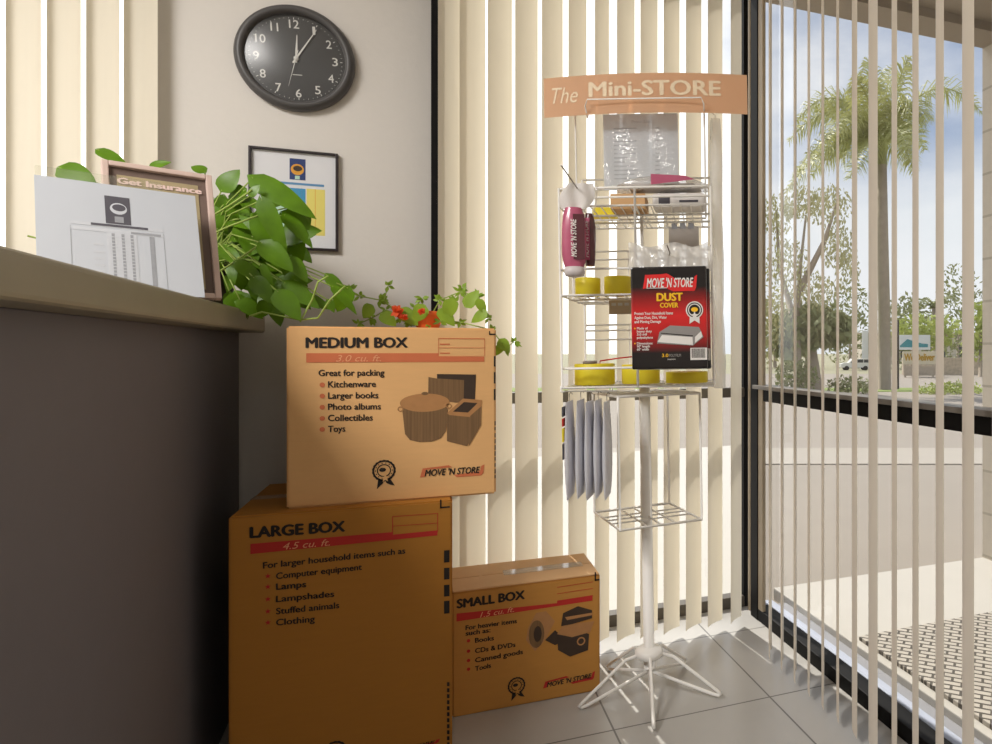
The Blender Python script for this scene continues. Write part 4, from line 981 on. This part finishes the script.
b = MB(); b.box(-h2, h2, 0, .022, 0, hh, .005); crd = b.build('card', pack_mat(), t)
b = MB(); rows = []
for i in range(9):
    z = hh - .006 + (.062 * i / 8); sq = 1.05
    rows.append([Vector((x * h2 * sq, .010 + .006 * math.sin(9 * x + i) * (i / 8) + .004 * math.sin(23 * x), z + .006 * math.sin(6 * x + 1) * (i / 8))) for x in [k / 12 - 1 for k in range(25)]])
b.grid(rows); b.build('plastic_bag', glassy('milky_plastic', (.97, .97, .97), .06, .15, .62, (.93, .92, .91, 1), bump=.6), t)
wt = MB(); rd = MB(); yl = MB(); gy = MB(); dk = MB(); yy = -.0018
def dc(u, v): p = rk(u, v, 1.715); return p.x - (pA.x + pB.x) / 2, p.z - pB.z
xa, za = dc(643, 292); xb, zb = dc(697, 273); logo(rd, wt, xa, xb, za, zb, yy)
poly(rd, [dc(644, 287), dc(645, 275), dc(668, 274), dc(676, 279), dc(694, 281), dc(694, 291), dc(672, 291), dc(666, 288)], yy + .0004)
x0, z0 = dc(646, 288.6); x1, _ = dc(667, 288.6); rect(wt, x0, x1, z0, z0 + .0015, yy)
for s_, u0, v, u1, cp in (('DUST', 656.5, 301, 683, 7.6), ('COVER', 660, 307.6, 678.5, 4.6)):
    x0, z0 = dc(u0, v); x1, _ = dc(u1, v); put_text(yl, s_, x0, z0, x1, cp / F_PX * 1.715, yy, 0, .05)
for s_, v, u1 in (('Protect Your Household Items', 315, 673), ('Against Dust, Dirt, Water', 319.2, 667), ('and Moving Damage', 323.2, 661)):
    x0, z0 = dc(634.5, v); x1, _ = dc(u1, v); put_text(wt, s_, x0, z0, x1, 2.8 / F_PX * 1.715, yy, 0, .03)
for s_, v, u1 in (('Made of', 329.5, 648), ('heavy duty', 332.6, 652), ('3.0 mil', 335.6, 647), ('polyethylene', 338.8, 653), ('Dimensions:', 344.6, 653), ('90" length', 347.6, 650), ('60" width', 350.6, 649)):
    x0, z0 = dc(637, v); x1, _ = dc(u1, v); put_text(wt, s_, x0, z0, x1, 2.3 / F_PX * 1.715, yy, 0, .03)
for v in (328.5, 343.6): x, z = dc(635, v); poly(yl, ellipse(x, z, .002, .002, 8), yy)
x0, z0 = dc(662, 357); x1, _ = dc(668.5, 357); put_text(yl, '3.0', x0, z0, x1, .008, yy, 0, .02); x1b, _ = dc(681, 357); put_text(gy, 'POLYFILM', x1 + .002, z0, x1b, .007, yy, 0, .01)
x0, z0 = dc(667.5, 360); x1, _ = dc(675.5, 360); put_text(wt, 'WARNING', x0, z0, x1, .003, yy, 0, .01)
x, z = dc(694.5, 310); poly(wt, ellipse(x, z, .0215, .0215, 28), yy); ring(dk, x, z, .016, .0185, yy - .0004); poly(dk, ellipse(x, z, .0135, .0135, 24), yy - .0004); poly(yl, ellipse(x, z + .001, .0085, .006, 16), yy - .0007)
poly(wt, [(x - .012, z - .014), (x - .013, z - .034), (x, z - .026), (x + .012, z - .034), (x + .012, z - .014)], yy - .0002); poly(wt, star(x, z - .014, .011), yy - .0009)
poly(gy, [dc(657, 344), dc(659.5, 332), dc(670, 325.5), dc(699, 327), dc(703.5, 337), dc(693, 345.5), dc(658.5, 343.5)], yy)
poly(wt, [dc(662, 335), dc(692.5, 337), dc(693, 345), dc(657.5, 342)], yy - .0003); poly(dk, [dc(661, 333.6), dc(693, 336.4), dc(693, 335.4), dc(661, 332.8)], yy - .0004)
poly(wt, [dc(695, 337), dc(701, 331), dc(702.5, 336.5), dc(695, 343)], yy - .0003)
x0, z0 = dc(690.5, 360); x1, z1 = dc(707, 347.6); rect(wt, x0, x1, z0, z1, yy)
xx = x0 + .003
while xx < x1 - .004:
    w_ = rnd.choice((.0006, .001, .0016)); rect(dk, xx, xx + w_, z0 + .005, z1 - .002, yy - .0003); xx += w_ + rnd.choice((.0007, .0012))
wt.build('white_print', mat('white_print', rgb(236, 232, 228), .4, .02, 10), crd); rd.build('logo_patch', mat('red_patch', rgb(226, 44, 44), .4, .04, 10), crd); yl.build('yellow_print', mat('yellow_print_bright', rgb(250, 196, 40), .4, .04, 10), crd)
gy.build('grey_print', mat('grey_fold_print', rgb(150, 146, 144), .4, .1, 20), crd); dk.build('dark_print', M_ink, crd)
# the same package, second in line on the hook
pk2 = copy_thing(t); pk2.location = t.location + RM.to_3x3() @ Vector((.008, .034, -.002)); pk2['label'] = 'second red and black package hanging directly behind the front one'

# clear crinkled sleeves hanging at the right side of the rack
pA, pB = rk(713, 120, 2.02), rk(722, 388, 2.02)
t = rthing('plastic_sleeve', 'narrow crinkled clear plastic sleeve hanging down the right side of the rack', 'bag', ((pA.x + pB.x) / 2, pA.y, pB.z)); hh = pA.z - pB.z
b = MB(); rows = [[Vector((.016 * math.cos(a) + .003 * math.sin(17 * z + 3 * a), .02 * math.sin(a) + .004 * math.sin(29 * z + a * 2), hh * z)) for a in [2 * PI * k / 14 for k in range(14)]] for z in [k / 40 for k in range(41)]]
b.grid(rows, wrap=True); b.build('film', glassy('crinkled_film', (.98, .98, .98), .05, .18, .45, (.96, .96, .96, 1), bump=1.0, edge=.15), t)
b = MB(); b.tube([(0, 0, hh - .005), (0, 0, hh + .014), (-.008, 0, hh + .02)], .0012, 6); b.build('hanger', M_white, t)

# rolls of yellow tape
def tape_roll(label, p, r, h, flat=True, group='rolls of yellow tape on the rack'):
    t = rthing('tape_roll', label, 'tape roll', p, rnd.uniform(0, 3), group)
    ri = r * .58
    b = MB(); b.lathe([(ri + .003, 0), (r - .002, 0), (r, .002), (r, h - .002), (r - .002, h), (ri + .003, h), (ri + .003, 0)], 32); b.build('tape', M_yel, t)
    b = MB(); b.lathe([(ri, .0), (ri + .003, 0), (ri + .003, h), (ri, h), (ri, 0)], 28); b.build('core', M_kraft3, t)
    return t
def roll_at(label, u, vb, vt, d, zf, upx, ):
    p = rk(u, vb, d); k = d / F_PX; tape_roll(label, (p.x, p.y, zf + .0036), upx / 2 * k, (vb - vt) * k)
roll_at('yellow tape roll, left one of the pair on the middle wire shelf', 588, 294, 276, 1.87, Z2, 25)
roll_at('yellow tape roll, right one of the pair on the middle wire shelf', 618, 294, 275, 1.87, Z2, 27)
roll_at('wide yellow tape roll at the left end of the lowest wire shelf', 595, 385, 364, 1.87, Z1, 40)
roll_at('yellow tape roll in the middle of the lowest wire shelf', 641, 384, 365, 1.90, Z1, 38)
roll_at('flat yellow tape roll at the right end of the lowest wire shelf', 687, 384, 373, 1.90, Z1, 42)
p = rk(590, 364, 1.87)
b = MB(); b.lathe([(.012, 0), (.019, 0), (.019, .008), (.012, .008), (.012, 0)], 24)
tag(b.build('tape_core', mat('grey_core', rgb(150, 140, 128), .6, .1, 30), loc=rw((p.x, p.y, Z1 + .0036 + 21 * 1.87 / F_PX)), rot=RROT), 'small grey ring lying on the wide yellow tape roll', 'ring')
b = MB(); pa, pb = rk(600, 361, 2.05), rk(634, 356.5, 2.05); b.tube([pa, (pa + pb) / 2 + Vector((0, 0, .001)), pb], .0022, 6)
for pz in (pa, pb): b.tube([pz, Vector((pz.x, pz.y, Z1 + .004))], .0014, 6)
o = b.build('red_strap', mat('red_strap', rgb(206, 50, 40), .5, .05, 20), loc=RBASE, rot=RROT); tag(o, 'thin red strap above the lowest wire shelf', 'strap')

# hanging packs at the left front
def bag_pack(name, label, u0, u1, v0, v1, d, col, band_col, rz, ytilt=0.0):
    pA, pB = rk(u0, v0, d), rk(u1, v1, d); h2 = (pB.x - pA.x) / 2; hh = pA.z - pB.z
    t = rthing(name, label, 'package', ((pA.x + pB.x) / 2, pA.y, pB.z), rz)
    b = MB(); rows = []
    for i in range(9):
        z = i / 8; f = .4 + .6 * math.sin(PI * min(max(z * .9 + .06, 0), 1)) ** .5
        rows.append([Vector((h2 * f * math.cos(a) + .0015 * math.sin(5 * a + i), .017 * f * math.sin(a), hh * z)) for a in [2 * PI * k / 18 for k in range(18)]])
    b.grid(rows, wrap=True); b.face(rows[0][::-1]); b.face(rows[-1]); b.build('wrapper', col, t)
    return t, h2, hh
M_pink = mat('pink_wrap', rgb(186, 92, 122), .3, .15, 30, coat=.4); M_maroon = mat('maroon_wrap', rgb(92, 46, 54), .3, .15, 30, coat=.4)
t, h2, hh = bag_pack('tape_gun_pack', 'pink and brown wrapped pack hanging at the left front of the rack', 561, 587, 208, 270, 1.72, M_pink, None, .2)
b = MB(); rect(b, -.002, h2 * .85, hh * .16, hh * .88, -.0185); b.build('brown_panel', M_maroon, t)
b = MB(); put_text(b, "MOVE 'N STORE", 0, 0, hh * .6, .013, 0, 0, .03, .2)
for v in b.bm.verts: v.co = Vector((h2 * .18 - v.co.z, -.0192 + v.co.y, hh * .2 + v.co.x))
b.build('lettering', D.materials['white_print'], t)
b = MB(); b.lathe([(0, 0), (.022, .003), (.026, .014), (.022, .026), (0, .03)], 20, M=Matrix.Translation((0, 0, -.018)) @ Matrix.Scale(.72, 4, (0, 1, 0))); b.build('white_end', mat('grey_white_plastic', rgb(208, 200, 200), .4, .05, 20), t)
b = MB(); rows = [[Vector((x * h2 * (.95 + .45 * math.sin(PI * min(1, z * 1.05))) + .02 * z, .004 * math.sin(6 * x + 4 * z), hh + (z - .05) * .065)) for x in [k / 6 - 1 for k in range(13)]] for z in [k / 6 for k in range(7)]]; b.grid(rows); b.build('hang_tab', mat('white_card', rgb(232, 228, 226), .6, .03, 20, translucent=.2), t)
t, h2, hh = bag_pack('tape_gun_pack', 'slim dark maroon pack hanging right of the pink pack', 583.5, 596, 214, 266, 1.745, M_maroon, None, -.2)
b = MB(); rect(b, -h2 * .65, h2 * .5, hh * .1, hh * .9, -.0185); b.build('pink_panel', M_pink, t)
b = MB(); put_text(b, "MOVE 'N STORE", 0, 0, hh * .7, .010, 0, 0, .03, .2)
for v in b.bm.verts: v.co = Vector((h2 * .3 - v.co.z, -.0192 + v.co.y, hh * .15 + v.co.x))
b.build('lettering', D.materials['white_print'], t)
b = MB(); rows = [[Vector((x * h2 * (.8 + 1.0 * z), .004 * math.sin(6 * x + 4 * z), hh + (z - .1) * .075)) for x in [k / 6 - 1 for k in range(13)]] for z in [k / 6 for k in range(7)]]; b.grid(rows); b.build('plastic_top', M_plastic, t)

# goods on the top shelf
def rbox(name, label, cat, u0, u1, vb, vt, d, zf, dep, m, sink=.0045):
    pA, pB = rk(u0, vb, d), rk(u1, vb, d); t_ = (vb - vt) * d / F_PX
    b = MB(); h_ = (pB.x - pA.x) / 2; b.box(-h_, h_, -dep / 2, dep / 2, 0, t_, .002)
    return tag(b.build(name, m, loc=rw(((pA.x + pB.x) / 2, pA.y, zf + sink)), rot=RROT), label, cat)
rbox('kraft_carton', 'plain kraft carton at the centre of the top wire shelf', 'box', 613, 647, 208, 193, 1.90, Z3, .10, M_kraft3)
t = rthing('white_packet', 'white packet with a dark print on the right of the top wire shelf', 'package', (rk(680, 200, 1.88).x, -.07, Z3 + .0045))
b = MB(); b.box(-.072, .068, -.045, .045, 0, .038, .008); b.build('wrapper', mat('white_wrap', rgb(226, 222, 220), .4, .06, 40), t)
b = MB(); rect(b, -.055, -.025, .006, .03, -.0458); rect(b, .0, .05, .012, .018, -.0458); b.build('dark_print', M_greydk, t)
pa = rk(606, 216, 1.90)
rbox('yellow_packet', 'small yellow packet at the left of the top wire shelf', 'package', 594, 617, 221, 211, 1.99, Z3, .06, M_yel)
t = rthing('film_pack', 'crumpled clear pack with a pink label lying on top of the top shelf goods', 'package', (rk(663, 186, 1.84).x, -.085, Z3 + .046))
b = MB(); rows = []
for i in range(17):
    q = i / 16; f = math.sin(PI * min(max(q, .02), .98)) ** .35
    rows.append([Vector((-.125 + .245 * q, .045 * f * math.cos(a) + .004 * math.sin(7 * q * 3 + a), .018 + .018 * f * math.sin(a) + .006 * math.sin(13 * q + 2 * a) + .008 * (1 - abs(2 * q - .9)))) for a in [2 * PI * k / 14 for k in range(14)]])
b.grid(rows, wrap=True); b.build('film', M_plastic, t)
b = MB(); b.box(-.09, .10, -.03, .03, .008, .022, .004); b.build('contents', mat('grey_film', rgb(206, 200, 196), .5, .1, 30), t)
b = MB(); poly(b, [(-.03, .014), (.085, .026), (.06, .036), (-.03, .042)], -.052); b.build('pink_label', M_pink, t)
# hanging cards under the shelves
for nm, lab, u0, u1, v0, v1, d, m in (('hang_card', 'grey card hanging below the right of the top wire shelf', 668.5, 699, 222, 247, 2.10, mat('grey_card', rgb(176, 170, 166), .6, .08, 20)), ('hang_card', 'taupe card hanging below the middle wire shelf', 609, 633, 302.5, 314, 1.95, mat('taupe_card', rgb(186, 170, 148), .6, .06, 20))):
    pA, pB = rk(u0, v0, d), rk(u1, v1, d); h_ = (pB.x - pA.x) / 2; zf = Z3 if v0 < 260 else Z2
    t = rthing(nm, lab, 'card', ((pA.x + pB.x) / 2, pA.y, pB.z))
    b = MB(); b.box(-h_, h_, 0, .0012, 0, zf - pB.z - .002); b.build('card', m, t)
    b = MB()
    for k in range(3): rect(b, -h_ * .8 + k * h_ * .55, -h_ * .8 + k * h_ * .55 + h_ * .38, (pA.z - pB.z) * .72, (pA.z - pB.z) * .95, -.0006)
    b.build('printed_squares', M_greyink if v0 < 260 else M_greylt, t)

# five white pouches on the bar, seen edge on
M_pouch = mat('white_pouch', rgb(232, 232, 238), .5, .05, 30, .05, translucent=.3)
wl = ['first white pouch from the left on the hanging bar, showing a coloured label edge', 'second white pouch from the left on the hanging bar under the shelves', 'third white pouch from the left, middle one on the hanging bar', 'fourth white pouch from the left on the hanging bar under the shelves', 'rightmost white pouch on the hanging bar, beside the cage']
proto = None
for i, u in enumerate((569, 579.5, 589, 597.5, 606)):
    if i == 0:
        t = rthing('hanging_pouch', wl[0], 'pouch', (0, 0, 0)); proto = t
        b = MB(); rows = []; L = .248
        for k in range(13):
            q = k / 12; th = .0005 + .0108 * math.sin(PI * min(1, q ** .8 * .96 + .02)) ** .8; wy = .055 * (1 - .05 * q)
            rows.append([Vector((th * math.cos(a) * (1 if abs(math.cos(a)) > .3 else .8), wy * math.sin(a), L * q)) for a in [2 * PI * j / 16 for j in range(16)]])
        b.grid(rows, wrap=True); b.face(rows[-1]); b.build('pouch', M_pouch, t)
        b = MB(); b.tube([(0, 0, L - .004), (0, 0, L + .018), (.004, 0, L + .024), (.008, 0, L + .018)], .0012, 6); b.build('hook', D.materials['steel_wire'], t)
    else:
        t = copy_thing(proto); t['label'] = wl[i]
    p = rk(u, 391, 1.80); t.location = rw((p.x, p.y, p.z - .248 - .0225 - (.0 if i % 2 else .004)))
    t.rotation_euler = (RM.to_3x3() @ Euler((0, random.uniform(-.012, .012), random.uniform(-.03, .03))).to_matrix()).to_euler()
    t['group'] = 'white pouches on the hanging bar'
b = MB()
for z0, z1, mi in ((.10, .14, 2), (.145, .18, 1), (.185, .205, 0), (.21, .235, 2)): b.box(-.0150, -.0108, -.030, .030, z0, z1, .001, mi)
b.build('label_edge', [M_redink, M_yel, M_greydk], proto)
